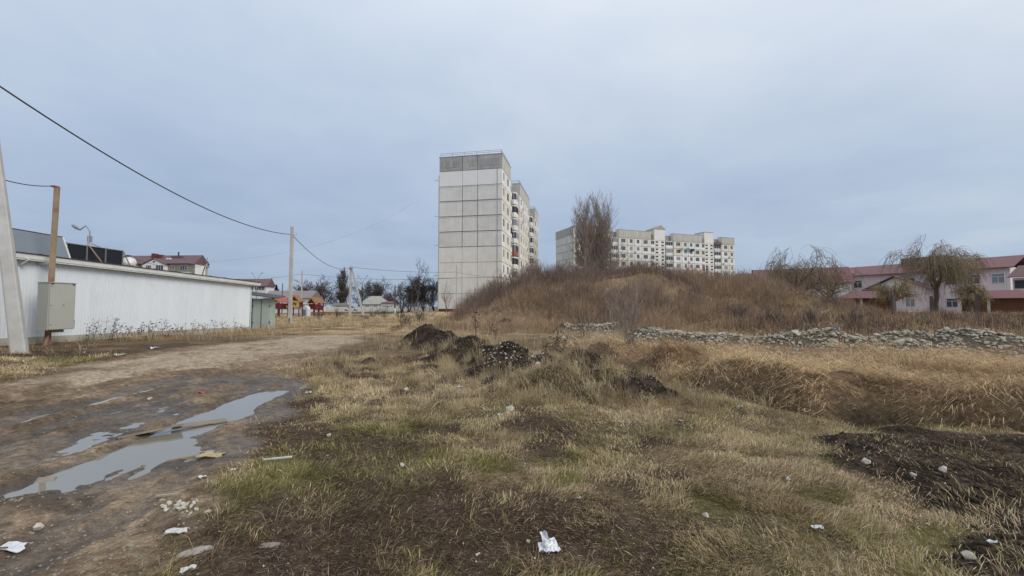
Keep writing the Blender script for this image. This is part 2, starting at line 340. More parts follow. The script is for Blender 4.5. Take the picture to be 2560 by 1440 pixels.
def HT(x, y):
    x = np.asarray(x, float); y = np.asarray(y, float)
    near = 1 - sm(18, 60, y)
    z = (fbm(x, y, 0.35, 3, 1) - .5) * 0.16 * (1 - sm(60, 120, y)) + (fbm(x, y, 1.7, 3, 2) - .5) * 0.07 * near
    z += 0.22 * sm(-8.5, -15.5, x) * (1 - sm(14, 30, y)) - 0.02
    # hill
    hx = np.interp(x, HILLX, HILLZ)
    foot = 25.5 - 2.0 * sm(8, 22, x)
    hy = sm(foot, 42, y + (fbm(x, y, 0.22, 2, 9) - .5) * 6) * (1 - 0.92 * sm(47, 62, y))
    z += hx * hy * (0.9 + 0.25 * fbm(x, y, 0.3, 3, 4))
    z += (fbm(x, y, 0.42, 4, 14) - .5) * 1.5 * sm(.3, 1.5, hx) * sm(foot, foot + 6, y) * (1 - sm(55, 62, y))
    z += 0.6 * sm(62, 70, y) * (1 - sm(125, 150, y)) * sm(-26, -16, x) * (1 - sm(60, 90, x))
    z += 0.40 * sm(14, 26, y) * sm(11, 22, x) * (1 - sm(60, 90, y))
    mh, so_ = mound_h(x, y); z += mh
    z += heap_h(x, y) * 0.9
    # ditch and its high far bank
    d, sd_ = ditch_sd(x, y); dn = d * (1 + (fbm(x, y, 1.1, 2, 21) - .5) * 0.9)
    side = d * sd_
    lim = sm(4.0, 5.0, y + x * 0.12) * (1 - sm(13, 17, y))
    z += -(0.38 + 0.4 * sm(.42, .62, fbm(x, y, .8, 2, 23))) * np.exp(-(dn / 0.30) ** 2) * lim
    bank = sm(0.10, 0.55, side) * (1 - 0.75 * sm(0.9, 3.4, side))
    z += bank * lim * np.clip(0.95 * (fbm(x * .7 + y * .3, y * 1.05, 0.9, 3, 33) - .18), 0.02, .6)
    for hx_, hy_, hr in HOLLOWS: z -= 0.50 * np.exp(-(((x - hx_) / hr) ** 2 + ((y - hy_) / (hr * .8)) ** 2) ** 1.5)
    # dark spoil to the right front
    sd2 = polysd(x, y, SOILP) + (fbm(x, y, 2.0, 3, 41) - .5) * 0.5
    z += sm(-0.05, 0.5, sd2) * (0.05 + 0.20 * (fbm(x, y, 1.4, 4, 43) - .35))
    # mud track: flat, rutted, churned
    md = sm(-0.15, 0.5, polysd(x, y, MUDP)); nr = (y < 14) & (x < 0)
    zm = (fbm(x, y, 1.1, 3, 51) - .5) * 0.045 + (fbm(x * 1.3 + y * .25, y * .55, 3.5, 5, 52) - .5) * 0.11 + (fbm(x, y, 11, 2, 53) - .5) * .03
    wob = (fbm(y, y * 0 + 3, 0.9, 3, 58) - .5) * 0.25
    zm += rut(x + wob, y, [(-4.22, 3), (-4.10, 4.4), (-4.2, 5.5), (-4.62, 8)], 0.33, -0.125, 3.75, 8.3)
    zm += rut(x + wob, y, [(-4.95, 3.4), (-5.0, 5.2), (-5.65, 8)], 0.26, -0.042, 4.2, 7.3)
    zm += rut(x + wob, y, [(-4.6, 3), (-4.55, 5), (-5.1, 8)], 0.12, 0.045, 3.0, 8)
    zm += rut(x + wob, y, [(-3.55, 3), (-3.6, 4.7), (-3.75, 6)], 0.13, -0.055, 3.9, 4.9)
    zm += rut(x + wob, y, [(-10.4, 5), (-9.1, 7.4), (-8.3, 9.9), (-6.7, 12.1)], 0.3, -0.09, 4, 12.5)
    zm += rut(x + wob, y, [(-9.9, 5), (-8.6, 7.4), (-7.8, 9.9), (-6.2, 12.1)], 0.2, 0.05, 4, 12.5)
    for o_ in (0.0, 1.45):
        zm += rut(x + wob * .6, y, [(-6.2 - o_, 2), (-6.6 - o_, 5), (-7.1 - o_, 9), (-7.2 - o_, 13)], 0.17, -0.065, 1.5, 14) + rut(x + wob * .6, y, [(-5.9 - o_, 2), (-6.3 - o_, 5), (-6.8 - o_, 9), (-6.9 - o_, 13)], 0.11, 0.04, 1.5, 14)
    zm += rut(x + wob, y, [(-2.9, 2), (-3.0, 3.5), (-3.4, 6), (-3.9, 8.5)], 0.15, -0.028, 2.2, 8)
    z = z * (1 - md * nr) + (z * 0.35 + zm) * md * nr
    return z
def HS(x, y): return float(HT(np.array([x]), np.array([y]))[0])
def G(px, py):
    """photo pixel -> point on the ground surface"""
    d = ray(px, py); d = d / d.y; t = 1.2
    ts = np.concatenate([np.linspace(1.2, 30, 1500), np.linspace(30, 300, 700)])
    h = HT(ts * d.x, ts); zr = EYE + ts * d.z; k = np.argmax(zr < h)
    if not (zr < h).any(): k = len(ts) - 1
    return Vector((ts[k] * d.x, ts[k], float(h[k])))
# ---- surface cover masks (0..1), used for the ground colour and for what grows where
def cover(x, y):
    c = {}
    w1 = (fbm(x, y, 1.6, 4, 61) - .5); w2 = (fbm(x, y, 5.0, 3, 62) - .5)
    c['mud'] = sm(-0.22, 0.22, polysd(x, y, MUDP) + w1 * 0.9 + w2 * 0.35) * (x < 1)
    c['sand'] = sm(-0.3, 0.6, polysd(x, y, SANDP) + w1 * 1.6) * sm(-0.35, 0.25, w1 + w2 + .15)
    _, so_ = mound_h(x, y)
    sp = sm(-0.12, 0.18, polysd(x, y, SOILP) + w1 * 0.55 + w2 * 0.3)
    c['soil'] = np.maximum(np.clip(so_ * 1.25 + w1 * 0.8, 0, 1) * sm(0.05, 0.3, so_), sp)
    c['spoil'] = sp
    c['brown'] = 0.85 * sm(-0.35, 0.40, polysd(x, y, BROWNP) + w1 * 1.3 + w2 * 0.6)
    br2 = sm(0.53, 0.63, fbm(x, y, 0.8, 4, 65)) * sm(3, 5, y) * 0.8
    c['brown'] = np.maximum(c['brown'], br2)
    g = np.zeros_like(x)
    for gx, gy, r in GREENG: g = np.maximum(g, np.exp(-(((x - gx) / r) ** 2 + ((y - gy) / (r * 0.8)) ** 2)))
    c['green'] = np.clip(sm(0.2, 0.8, g + w1 * 0.7) + 0.35 * sm(0.5, 0.66, fbm(x, y, 1.1, 3, 66)) * (1 - sm(6, 11, y)), 0, 1)
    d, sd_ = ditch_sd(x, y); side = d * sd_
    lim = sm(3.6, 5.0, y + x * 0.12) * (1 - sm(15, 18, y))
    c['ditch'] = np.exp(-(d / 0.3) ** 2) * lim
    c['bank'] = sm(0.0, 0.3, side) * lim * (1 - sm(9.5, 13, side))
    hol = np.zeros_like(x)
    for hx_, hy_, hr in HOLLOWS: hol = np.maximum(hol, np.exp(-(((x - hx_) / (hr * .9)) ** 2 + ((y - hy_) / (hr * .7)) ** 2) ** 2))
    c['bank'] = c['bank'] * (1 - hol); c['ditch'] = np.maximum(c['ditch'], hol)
    c['heap'] = sm(0.08, 0.3, heap_h(x, y))
    c['hill'] = sm(0.15, 0.6, np.interp(x, HILLX, HILLZ)) * sm(24, 28, y) * (1 - sm(66, 72, y))
    return c
STRAW = np.array((0.385, 0.298, 0.175)); PALE = np.array((0.54, 0.445, 0.295)); BROWNC = np.array((0.19, 0.128, 0.092)); GREENC = np.array((0.195, 0.180, 0.070))
def mixc(a, b, t): return a * (1 - t[:, None]) + b * t[:, None]
def ground_col(x, y):
    c = cover(x, y); n = x.shape[0]
    f1 = fbm(x, y, 0.9, 4, 71); f2 = fbm(x, y, 9.0, 3, 72)
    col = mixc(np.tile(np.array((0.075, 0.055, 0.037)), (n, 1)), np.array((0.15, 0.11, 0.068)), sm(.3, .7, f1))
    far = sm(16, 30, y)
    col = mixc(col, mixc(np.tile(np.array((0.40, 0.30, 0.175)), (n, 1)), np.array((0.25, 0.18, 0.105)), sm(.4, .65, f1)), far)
    col = mixc(col, np.array((0.12, 0.11, 0.05)), c['green'] * 0.7)
    col = mixc(col, np.array((0.070, 0.049, 0.039)), c['brown'] * 0.95)
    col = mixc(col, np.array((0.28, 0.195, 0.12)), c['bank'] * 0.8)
    col = mixc(col, mixc(np.tile(np.array((0.15, 0.108, 0.083)), (n, 1)), np.array((0.25, 0.18, 0.115)), sm(.42, .62, fbm(x, y, .3, 4, 79)) * (1 - .6 * sm(34, 42, y))), c['hill'] * 0.9)
    mudc = mixc(np.tile(np.array((0.150, 0.108, 0.074)), (n, 1)), np.array((0.25, 0.190, 0.132)), sm(.35, .7, f1 * .6 + f2 * .4))
    dk = sm(.5, .62, fbm(x, y, 2.3, 4, 74)) * (1 - sm(8, 12, y))
    mudc = mixc(mudc, np.array((0.092, 0.067, 0.047)), dk * 0.75)
    col = mixc(col, mudc, c['mud'])
    col = mixc(col, mixc(np.tile(np.array((0.37, 0.305, 0.22)), (n, 1)), np.array((0.26, 0.21, 0.155)), sm(.4, .7, f2)), c['sand'] * c['mud'])
    sc_ = mixc(np.tile(np.array((0.022, 0.017, 0.014)), (n, 1)), np.array((0.055, 0.041, 0.032)), sm(.4, .7, f2))
    col = mixc(col, sc_, np.clip(c['soil'], 0, 1) * (1 - c['mud']))
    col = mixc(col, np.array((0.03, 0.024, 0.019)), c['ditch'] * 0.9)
    col = mixc(col, np.array((0.085, 0.072, 0.056)), c['heap'] * 0.95)
    ff = sm(70, 110, y)                     # town ground: asphalt, trodden lawn
    col = mixc(col, mixc(np.tile(np.array((0.17, 0.14, 0.09)), (n, 1)), np.array((0.12, 0.115, 0.07)), sm(.4, .6, fbm(x, y, .06, 3, 80))), ff)
    col *= (0.78 + 0.44 * f2)[:, None]
    z = HT(x, y); wet = c['mud'] * (1 - sm(WATER_Z + 0.012, WATER_Z + 0.075, z)) * (y > 2) * (y < 9.5) * (x > -7.5) * (x < -2.8)
    wet = np.maximum(wet, c['mud'] * sm(.52, .62, fbm(x, y, 1.3, 3, 90)) * 0.2 * (y < 11) * (1 - c['sand']))
    col *= (1 - 0.48 * wet)[:, None]
    return col, wet, z
NR, NC = 440, 390
ys = np.concatenate([np.linspace(-5, 1.8, 20), 1.8 * np.exp(np.linspace(0, math.log(62 / 1.8), NR - 100))[1:], 62 * np.exp(np.linspace(0, math.log(2500 / 62), 82))[1:]])
ss = np.linspace(-1, 1, NC); ss = np.sign(ss) * (0.75 * np.abs(ss) + 0.25 * np.abs(ss) ** 3)
YY, SS = np.meshgrid(ys, ss, indexing='ij'); XX = SS * (3.2 + 1.5 * np.maximum(YY, 0))
gx, gy = XX.ravel(), YY.ravel()
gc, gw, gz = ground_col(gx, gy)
idx = np.arange(len(gx)).reshape(YY.shape)
Q = np.stack([idx[:-1, :-1], idx[:-1, 1:], idx[1:, 1:], idx[1:, :-1]], -1).reshape(-1, 4)
def ground_mat():
    m = bpy.data.materials.new('ground'); m.use_nodes = True; t = m.node_tree; t.nodes.clear()
    o = nd(t, 'ShaderNodeOutputMaterial'); b = nd(t, 'ShaderNodeBsdfPrincipled'); t.links.new(b.outputs[0], o.inputs[0])
    a = nd(t, 'ShaderNodeAttribute', attribute_name='Col'); w = nd(t, 'ShaderNodeAttribute', attribute_name='wet')
    tcn = nd(t, 'ShaderNodeTexCoord')
    def noise(sc, de=5, ro=.6):
        n = nd(t, 'ShaderNodeTexNoise'); n.inputs['Scale'].default_value = sc; n.inputs['Detail'].default_value = de; n.inputs['Roughness'].default_value = ro
        t.links.new(tcn.outputs['Object'], n.inputs['Vector']); return n.outputs[0]
    f1 = noise(14); f2 = noise(60, 3)
    v = vmath(t, 'MULTIPLY', vmath(t, 'MULTIPLY_ADD', f1, 2.2, -0.1), vmath(t, 'MULTIPLY_ADD', f2, 1.6, 0.2))
    sc = nd(t, 'ShaderNodeVectorMath', operation='SCALE'); t.links.new(a.outputs['Color'], sc.inputs[0]); t.links.new(v, sc.inputs['Scale'])
    t.links.new(sc.outputs[0], b.inputs['Base Color'])
    r = nd(t, 'ShaderNodeMapRange'); r.inputs[1].default_value = 0.0; r.inputs[2].default_value = 1.0; r.inputs[3].default_value = 0.95; r.inputs[4].default_value = 0.36
    wn = vmath(t, 'MULTIPLY', w.outputs['Fac'], vmath(t, 'MULTIPLY_ADD', f1, 0.9, 0.5))
    t.links.new(wn, r.inputs[0]); t.links.new(r.outputs[0], b.inputs['Roughness'])
    t.links.new(vmath(t, 'MULTIPLY_ADD', w.outputs['Fac'], 0.26, 0.05), b.inputs['Specular IOR Level'])
    h = vmath(t, 'ADD', f1, vmath(t, 'MULTIPLY', f2, 0.35))
    bp = nd(t, 'ShaderNodeBump'); bp.inputs['Strength'].default_value = 0.9; bp.inputs['Distance'].default_value = 0.035
    t.links.new(h, bp.inputs['Height']); t.links.new(bp.outputs[0], b.inputs['Normal'])
    return m
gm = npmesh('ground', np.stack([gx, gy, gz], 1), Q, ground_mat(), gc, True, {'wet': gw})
tag(put('ground', gm), kind='structure')
# ---- standing water in the ruts (flat sheet; the ground rises through it at the edges)
def water_mat():
    m = bpy.data.materials.new('puddle_water'); m.use_nodes = True; t = m.node_tree
    b = t.nodes['Principled BSDF']; b.inputs['Base Color'].default_value = (0.20, 0.185, 0.155, 1); b.inputs['Roughness'].default_value = 0.015; b.inputs['IOR'].default_value = 1.75
    b.inputs['Specular IOR Level'].default_value = 0.6
    return m
pw = MB(); pw.add([(x_, y_, WATER_Z) for x_, y_ in ((-7.2, 3.25), (-3.2, 3.25), (-3.2, 5.2), (-3.6, 8.8), (-6.9, 8.8))], [(0, 1, 2, 3, 4)])
tag(pw.build('puddle', water_mat()), kind='structure')
# ================================================================== GRASS (nobody could count it)
def blades(p, head, L, wd, lean, col, seg=2, droop=0.0, k1=0.55, form=4):
    """p (n,3); ribbons of two segments that bend towards head"""
    n = len(p); hx, hy = np.cos(head), np.sin(head)
    tw = head + math.pi / 2 + (RNG.random(n) - .5) * 1.6
    sx, sy = np.cos(tw) * wd / 2, np.sin(tw) * wd / 2
    a1 = lean * k1; a2 = lean + droop
    m = p.copy(); l1 = L * 0.55
    m[:, 0] += hx * np.sin(a1) * l1; m[:, 1] += hy * np.sin(a1) * l1; m[:, 2] += np.cos(a1) * l1
    e = m.copy(); l2 = L * 0.45
    e[:, 0] += hx * np.sin(a2) * l2; e[:, 1] += hy * np.sin(a2) * l2; e[:, 2] += np.cos(a2) * l2
    s = np.stack([sx, sy, np.zeros(n)], 1)
    if form == 3:       # one sliver
        return np.stack([p - s, p + s, e], 1).reshape(-1, 3), (np.arange(n) * 3)[:, None] + np.array([[0, 1, 2]]), np.repeat(col, 3, 0)
    if form == 4:       # bent diamond
        b = (np.arange(n) * 4)[:, None]
        return np.stack([p, m - s, m + s, e], 1).reshape(-1, 3), np.concatenate([b + np.array([[0, 2, 1]]), b + np.array([[1, 2, 3]])], 0), np.repeat(col, 4, 0)
    V = np.stack([p - s, p + s, m - s * .8, m + s * .8, e], 1).reshape(-1, 3)
    b = (np.arange(n) * 5)[:, None]
    T = np.concatenate([b + np.array([[0, 1, 3]]), b + np.array([[0, 3, 2]]), b + np.array([[2, 3, 4]])], 0)
    C = np.repeat(col, 5, 0)
    return V, T, C
def scatter(n, y0, y1, power, wid=1.32, extra=1.2):
    """points in the wedge ahead, density falling with distance"""
    u = RNG.random(n); e = 2 - power
    yy = (y0 ** e + u * (y1 ** e - y0 ** e)) ** (1 / e)
    xx = (RNG.random(n) * 2 - 1) * (wid * yy + extra); return xx, yy
def jit(col, amt):
    n = len(col); k = 1 + (RNG.random((n, 1)) - .5) * 2 * amt; return np.clip(col * k * (1 + (RNG.random((n, 3)) - .5) * 0.12), 0, 1)
def gather(name, parts, label, cat, m=None):
    V, T, C = [], [], []; b = 0
    for v, t, c in parts: V.append(v); T.append(t + b); C.append(c); b += len(v)
    o = put(name, npmesh(name, np.concatenate(V), np.concatenate(T), m or M_BLADE, np.concatenate(C)))
    return tag(o, label, cat, kind='stuff')
# --- short turf
x, y = scatter(1150000, 1.9, 13, 1.45)
c = cover(x, y)
cl = fbm(x, y, 3.2, 3, 101)
dens = (1 - c['mud']) * (1 - 0.93 * c['soil']) * (1 - c['ditch']) * (1 - .75 * c['bank']) * (1 - c['heap'])
dens *= np.clip(0.28 + 1.2 * sm(.36, .60, cl), 0, 1) * (1 - 0.35 * c['brown'])
dens = np.maximum(dens, 0.05 * (1 - c['mud']))
k = RNG.random(len(x)) < dens * 0.85; x, y = x[k], y[k]; c = {q: v[k] for q, v in c.items()}; cl = cl[k]
n = len(x); z = HT(x, y)
st = fbm(x, y, 0.7, 3, 103)
col = mixc(np.tile(STRAW, (n, 1)), PALE, sm(.45, .75, RNG.random(n) * .6 + st * .5))
isb = RNG.random(n) < (c['brown'] * 1.12); isg = (RNG.random(n) < np.maximum(c['green'] * 0.9, (.32 + .14 * (1 - sm(.5, 2.5, x))) * (1 - sm(4.8, 7.2, y)) * sm(.33, .58, fbm(x, y, .6, 3, 107)) * 1.2)) & ~(isb & (RNG.random(n) < .7))
col[isb] = BROWNC * 0.62; col[isg] = GREENC * 1.1
col = jit(col, 0.5)
L = (0.028 + 0.070 * RNG.random(n) ** 1.5) * (0.6 + 0.8 * sm(.4, .7, cl)) * (1 - 0.55 * isb)
L *= 1 + 0.5 * sm(5, 10, y)
lean = np.where(RNG.random(n) < .68, 1.05 + .5 * RNG.random(n), .25 + .8 * RNG.random(n)); lean[isb] += .2
head = fbm(x, y, 1.0, 3, 105) * 13 + (RNG.random(n) - .5) * 2.6
wd = 0.0026 + 0.0010 * y * (0.6 + 0.4 * RNG.random(n)) * 0.8
turf = blades(np.stack([x, y, z - 0.003 + .012 * RNG.random(n)], 1), head, L, wd, lean, col, k1=.8)
gather('short_grass', [turf], 'short straw and green winter grass covering the waste ground', 'grass')
# --- dry leaf litter and broken stems lying flat on the brown patches
x, y = scatter(260000, 1.9, 9, 1.5); c = cover(x, y)
k = RNG.random(len(x)) < c['brown'] * (1 - c['mud']) * .9; x, y = x[k], y[k]; n = len(x); z = HT(x, y)
col = jit(np.where((RNG.random((n, 1)) < .25), np.array([(0.24, 0.185, 0.135)]), np.array([(0.090, 0.062, 0.050)])) * np.ones((n, 3)), .4)
lit = blades(np.stack([x, y, z + 0.004], 1), RNG.random(n) * 6.28, 0.03 + 0.07 * RNG.random(n), 0.0026 + 0.0009 * y, 1.40 + .2 * RNG.random(n), col, k1=.95)
gather('dead_stem_litter', [lit], 'dark brown broken stems matted on the bare patches', 'plant litter')
# --- taller dry tufts: meadow left of the mounds, grassy mound, far meadow
def tufts(nt_, per, y0, y1, power, dfun, Lr, wk, colf, leanr=(0.1, 0.9), spread=0.09, seedk=1, wid=1.32):
    x, y = scatter(nt_, y0, y1, power, wid); d = dfun(x, y); k = RNG.random(nt_) < d; x, y = x[k], y[k]
    n = len(x); sz = 0.6 + 0.8 * RNG.random(n); hd = fbm(x, y, .5, 2, 120 + seedk) * 9 + RNG.random(n) * 1.2
    X = np.repeat(x, per); Y = np.repeat(y, per); SZ = np.repeat(sz, per); N = len(X)
    a = RNG.random(N) * 6.283; r = np.sqrt(RNG.random(N)) * spread * SZ
    X = X + np.cos(a) * r; Y = Y + np.sin(a) * r
    tint = np.repeat(RNG.random(n), per)
    col = jit(colf(X, Y, tint), .28)
    hh = np.where(RNG.random(N) < .55, a, np.repeat(hd, per)) + (RNG.random(N) - .5) * .9
    L = (Lr[0] + (Lr[1] - Lr[0]) * RNG.random(N)) * SZ
    ln = leanr[0] + (leanr[1] - leanr[0]) * RNG.random(N) ** 1.2
    return blades(np.stack([X, Y, HT(X, Y) - 0.01], 1), hh, L, wk * (Y * .55 + 2) * (0.6 + .6 * RNG.random(N)), ln, col, droop=0.35)
def dryc(x, y, t):
    n = len(x); f = fbm(x, y, .45, 3, 131)
    c_ = mixc(np.tile(STRAW, (n, 1)), PALE * 1.05, np.clip(t * .9, 0, 1)); return mixc(c_, np.array((0.32, 0.205, 0.125)), sm(.5, .75, f) * .6)
def d_mid(x, y):
    c = cover(x, y); f = fbm(x, y, .8, 3, 133)
    zone = sm(-5.8, -4.6, x) * (1 - sm(3.0, 4.4, x)) * sm(5.6, 7.0, y)
    return zone * sm(.42, .6, f) * (1 - c['mud']) * (1 - .55 * c['soil']) * (1 - c['bank']) * (1 - c['ditch'])
def d_near(x, y):
    c = cover(x, y); f = fbm(x, y, 1.1, 3, 134)
    return sm(.50, .64, f) * .55 * (1 - c['mud']) * (1 - c['soil']) * (1 - c['brown']) * (1 - c['bank']) * (1 - c['ditch'])
def d_far(x, y):
    c = cover(x, y); f = fbm(x, y, .5, 3, 135)
    return (0.25 + .75 * sm(.38, .6, f)) * (1 - c['mud']) * (1 - .8 * c['soil']) * (1 - c['heap']) * (1 - sm(40, 60, y)) * ((x > -15.8) | (y > 30))
P_ = [tufts(3600, 34, 5.5, 17, 1.0, d_mid, (.14, .42), .00075, dryc, seedk=1),
      tufts(7000, 18, 2.2, 7.5, 1.0, d_near, (.07, .19), .00075, lambda a, b, t: mixc(dryc(a, b, t), GREENC * 1.5, (t < .22) * .8), (0.4, 1.4), .07, 2),
      tufts(8500, 12, 16, 60, 0.9, d_far, (.25, .62), .0011, dryc, (.1, 1.0), .28, 3)]
def d_mound(x, y):
    m = np.exp(-(((x - .85) / 1.25) ** 2 + ((y - 7.6) / .9) ** 2)); return sm(.2, .6, m) * (1 - .5 * cover(x, y)['soil'])
P_.append(tufts(6500, 11, 5.8, 9, 1.0, d_mound, (.09, .24), .0009, lambda a, b, t: mixc(dryc(a, b, t), GREENC * 1.3, (t < .3) * .75), (.4, 1.5), .10, 4, .6))
def d_verge(x, y):
    return sm(-17.3, -16.6, x) * (1 - sm(-15.2, -13.2, x)) * (1 - sm(26, 29, y)) * sm(9, 11, y) * (.4 + .6 * sm(.4, .6, fbm(x, y, 1, 2, 141)))
P_.append(tufts(9000, 12, 9, 30, 1.0, d_verge, (.10, .30), .0010, lambda a, b, t: mixc(dryc(a, b, t) * .85, np.array((.28, .16, .08)), (t < .5) * .8), (.4, 1.4), .16, 5))
gather('dry_grass_tufts', P_, 'tall straw-coloured dry grass tufts across the field', 'dry grass')
# --- long matted grass flopping over the bank of the ditch: clumps, each combed its own way from a raised crown
def mat_clumps(nc, y0, y1, power, dfun, per, seedk):
    x, y = scatter(nc, y0, y1, power, 1.5, 2); d, sd_ = ditch_sd(x, y); side = d * sd_; c = cover(x, y)
    inh = np.zeros(nc, bool)
    for hx_, hy_, hr in HOLLOWS: inh |= ((x - hx_ - .1) / hr) ** 2 + ((y - hy_) / (hr * .75)) ** 2 < 1.0
    k = (RNG.random(nc) < dfun(x, y, side, c)) & (side > 0.0) & ~inh; x, y, side = x[k], y[k], side[k]; n = len(x)
    sz = .6 + 1.0 * RNG.random(n) ** 1.6
    hd = math.pi + .45 + (fbm(x, y, .5, 3, 151) - .5) * 3.0 + (RNG.random(n) - .5) * 1.1 + np.where(RNG.random(n) < .12, RNG.random(n) * 6.28, 0)      # mostly along the bank, towards the ditch
    tone = RNG.random(n) * .55 + .45 * sm(.35, .65, fbm(x, y, .9, 3, 153)); red = sm(.52, .68, fbm(x, y, .4, 3, 154))
    rp = lambda a: np.repeat(a, per)
    N = n * per; a = RNG.random(N) * 6.283; r = np.sqrt(RNG.random(N)); R_ = .22 * rp(sz)
    X = rp(x) + np.cos(a) * r * R_ * 1.3; Y = rp(y) + np.sin(a) * r * R_
    dome = .22 * rp(sz) * (1 - r * r) * (.4 + .6 * RNG.random(N))
    hh = rp(hd) + (RNG.random(N) - .5) * .8 + np.sin(a - rp(hd)) * r * .7
    L = (.20 + .34 * RNG.random(N)) * rp(sz); edge = np.exp(-rp(side) / .30)
    col = mixc(np.tile(np.array((0.36, 0.250, 0.155)), (N, 1)), np.array((0.76, 0.60, 0.39)), np.clip(rp(tone) * 1.6 - .18, 0, 1)); col = mixc(col, np.array((0.34, 0.20, 0.12)), rp(red) * .3)
    col = mixc(col, np.array((0.13, 0.08, 0.05)), (RNG.random(N) < .15) * .8)
    ln = np.where(RNG.random(N) < .05, .5 + .4 * RNG.random(N), 1.25 + .35 * RNG.random(N))
    return blades(np.stack([X, Y, HT(X, Y) + dome - .01], 1), hh, L, (.0026 + .0007 * Y) * (.55 + .7 * RNG.random(N)), ln, jit(col, .25), droop=.25 + .9 * edge, k1=.82, form=5)
mat1 = mat_clumps(13000, 3.6, 11, 1.0, lambda x, y, s, c: c['bank'] * (1 - .9 * c['heap']) * (.3 + .7 * np.exp(-s / 1.6)), 28, 0)
mat2 = mat_clumps(11000, 9, 19, 1.0, lambda x, y, s, c: c['bank'] * (1 - .8 * c['heap']) * .55, 14, 1)
gather('matted_grass', [mat1, mat2], 'long brown matted grass flopping over the ditch bank', 'dry grass')
# --- green and pale blades growing through the dark spoil
def d_sp(x, y):
    c = cover(x, y); return c['spoil'] * sm(.5, .62, fbm(x, y, 1.3, 3, 161)) * .4
sp1 = tufts(1500, 8, 1.8, 6, 1.0, d_sp, (.10, .30), .0010, lambda a, b, t: mixc(np.tile(PALE * .8, (len(a), 1)), GREENC * 1.1, (t < .7) * .9), (.6, 1.5), .09, 6)
gather('spoil_grass', [sp1], 'sparse green and pale blades growing through the black spoil', 'grass')
# ================================================================== BRUSH on the hill and the right-hand field
def stems(x, y, H, wk, col, twigs=3):
    n = len(x); z = HT(x, y); hd = RNG.random(n) * 6.283; ln = .08 + .75 * RNG.random(n) ** 1.5
    p = np.stack([x, y, z - .03], 1)
    out_ = [blades(p, hd, H, wk, ln, col)]
    for _ in range(twigs):
        f = .35 + .55 * RNG.random(n); q = p.copy(); q[:, 2] += f * H * .93; q[:, 0] += np.cos(hd) * np.sin(ln * .6) * f * H; q[:, 1] += np.sin(hd) * np.sin(ln * .6) * f * H
        out_.append(blades(q, RNG.random(n) * 6.283, H * (.18 + .25 * RNG.random(n)), wk * .9, .25 + .55 * RNG.random(n), col, form=3))
    return out_
def brushcol(x, y):
    n = len(x); f = fbm(x, y, .16, 3, 171)
    c_ = mixc(np.tile(np.array((0.205, 0.150, 0.125)), (n, 1)), np.array((0.34, 0.245, 0.165)), sm(.42, .66, f)); return c_
N_ = 165000
x = -8 + RNG.random(N_) * 58; y = 24.5 + RNG.random(N_) * 27
hx = np.interp(x, HILLX, HILLZ); f = fbm(x, y, .22, 3, 172)
keep = sm(.2, 1.0, hx) * (.42 + .58 * sm(26, 33, y + hx * .9)) * np.maximum(.45, sm(.28, .50, f + .14 * sm(33, 42, y))) * (1 - .8 * sm(46, 54, y)) * (np.abs(x - 12) < 45)
k = RNG.random(N_) < keep; x, y = x[k], y[k]
col = jit(brushcol(x, y), .3); H = (.38 + .80 * RNG.random(len(x)) ** 1.4) * (.35 + 1.7 * sm(.28, .72, fbm(x, y, .6, 3, 173))) * (.6 + .4 * sm(28, 40, y)) * (1 - .6 * sm(22, 32, x))
B_ = stems(x, y, H, .011 + .008 * RNG.random(len(x)), col, 3)
N_ = 40000
x = 11 + RNG.random(N_) * 40; y = 16.5 + RNG.random(N_) * 20; f = fbm(x, y, .25, 3, 175)
k = (RNG.random(N_) < sm(0, 2.2, y - 16.8) * sm(10, 13, x) * (.25 + .75 * sm(.35, .6, f))) & (np.abs(x) < 1.4 * y + 2); x, y = x[k], y[k]
pal = (RNG.random(len(x)) < .22)[:, None]
col = jit(np.where(pal, np.array([(0.36, 0.25, 0.15)]), np.array([(0.125, 0.090, 0.076)])), .3)
B_ += stems(x, y, (.22 + .60 * RNG.random(len(x)) ** 1.5) * (.55 + fbm(x, y, .5, 2, 176)), .010 + .007 * RNG.random(len(x)), col, 2)
gather('hill_brush', B_, 'grey-brown leafless brush covering the hill and field edge', 'brush', M_TWIG)
# dry grass hummocks on the slope
def d_hill(x, y):
    c = cover(x, y); return c['hill'] * sm(.36, .58, fbm(x, y, .35, 3, 181)) * (1 - .5 * sm(38, 44, y)) * (1 - c['heap'])
hg = tufts(15000, 12, 24, 50, 0.9, d_hill, (.25, .70), .0013, lambda a, b, t: mixc(dryc(a, b, t) * .95, np.array((.27, .17, .10)), (t < .45) * .8), (.5, 1.75), .30, 7, 1.0)
gather('hill_grass', [hg], 'ochre dry grass hummocks on the slope of the hill', 'dry grass')
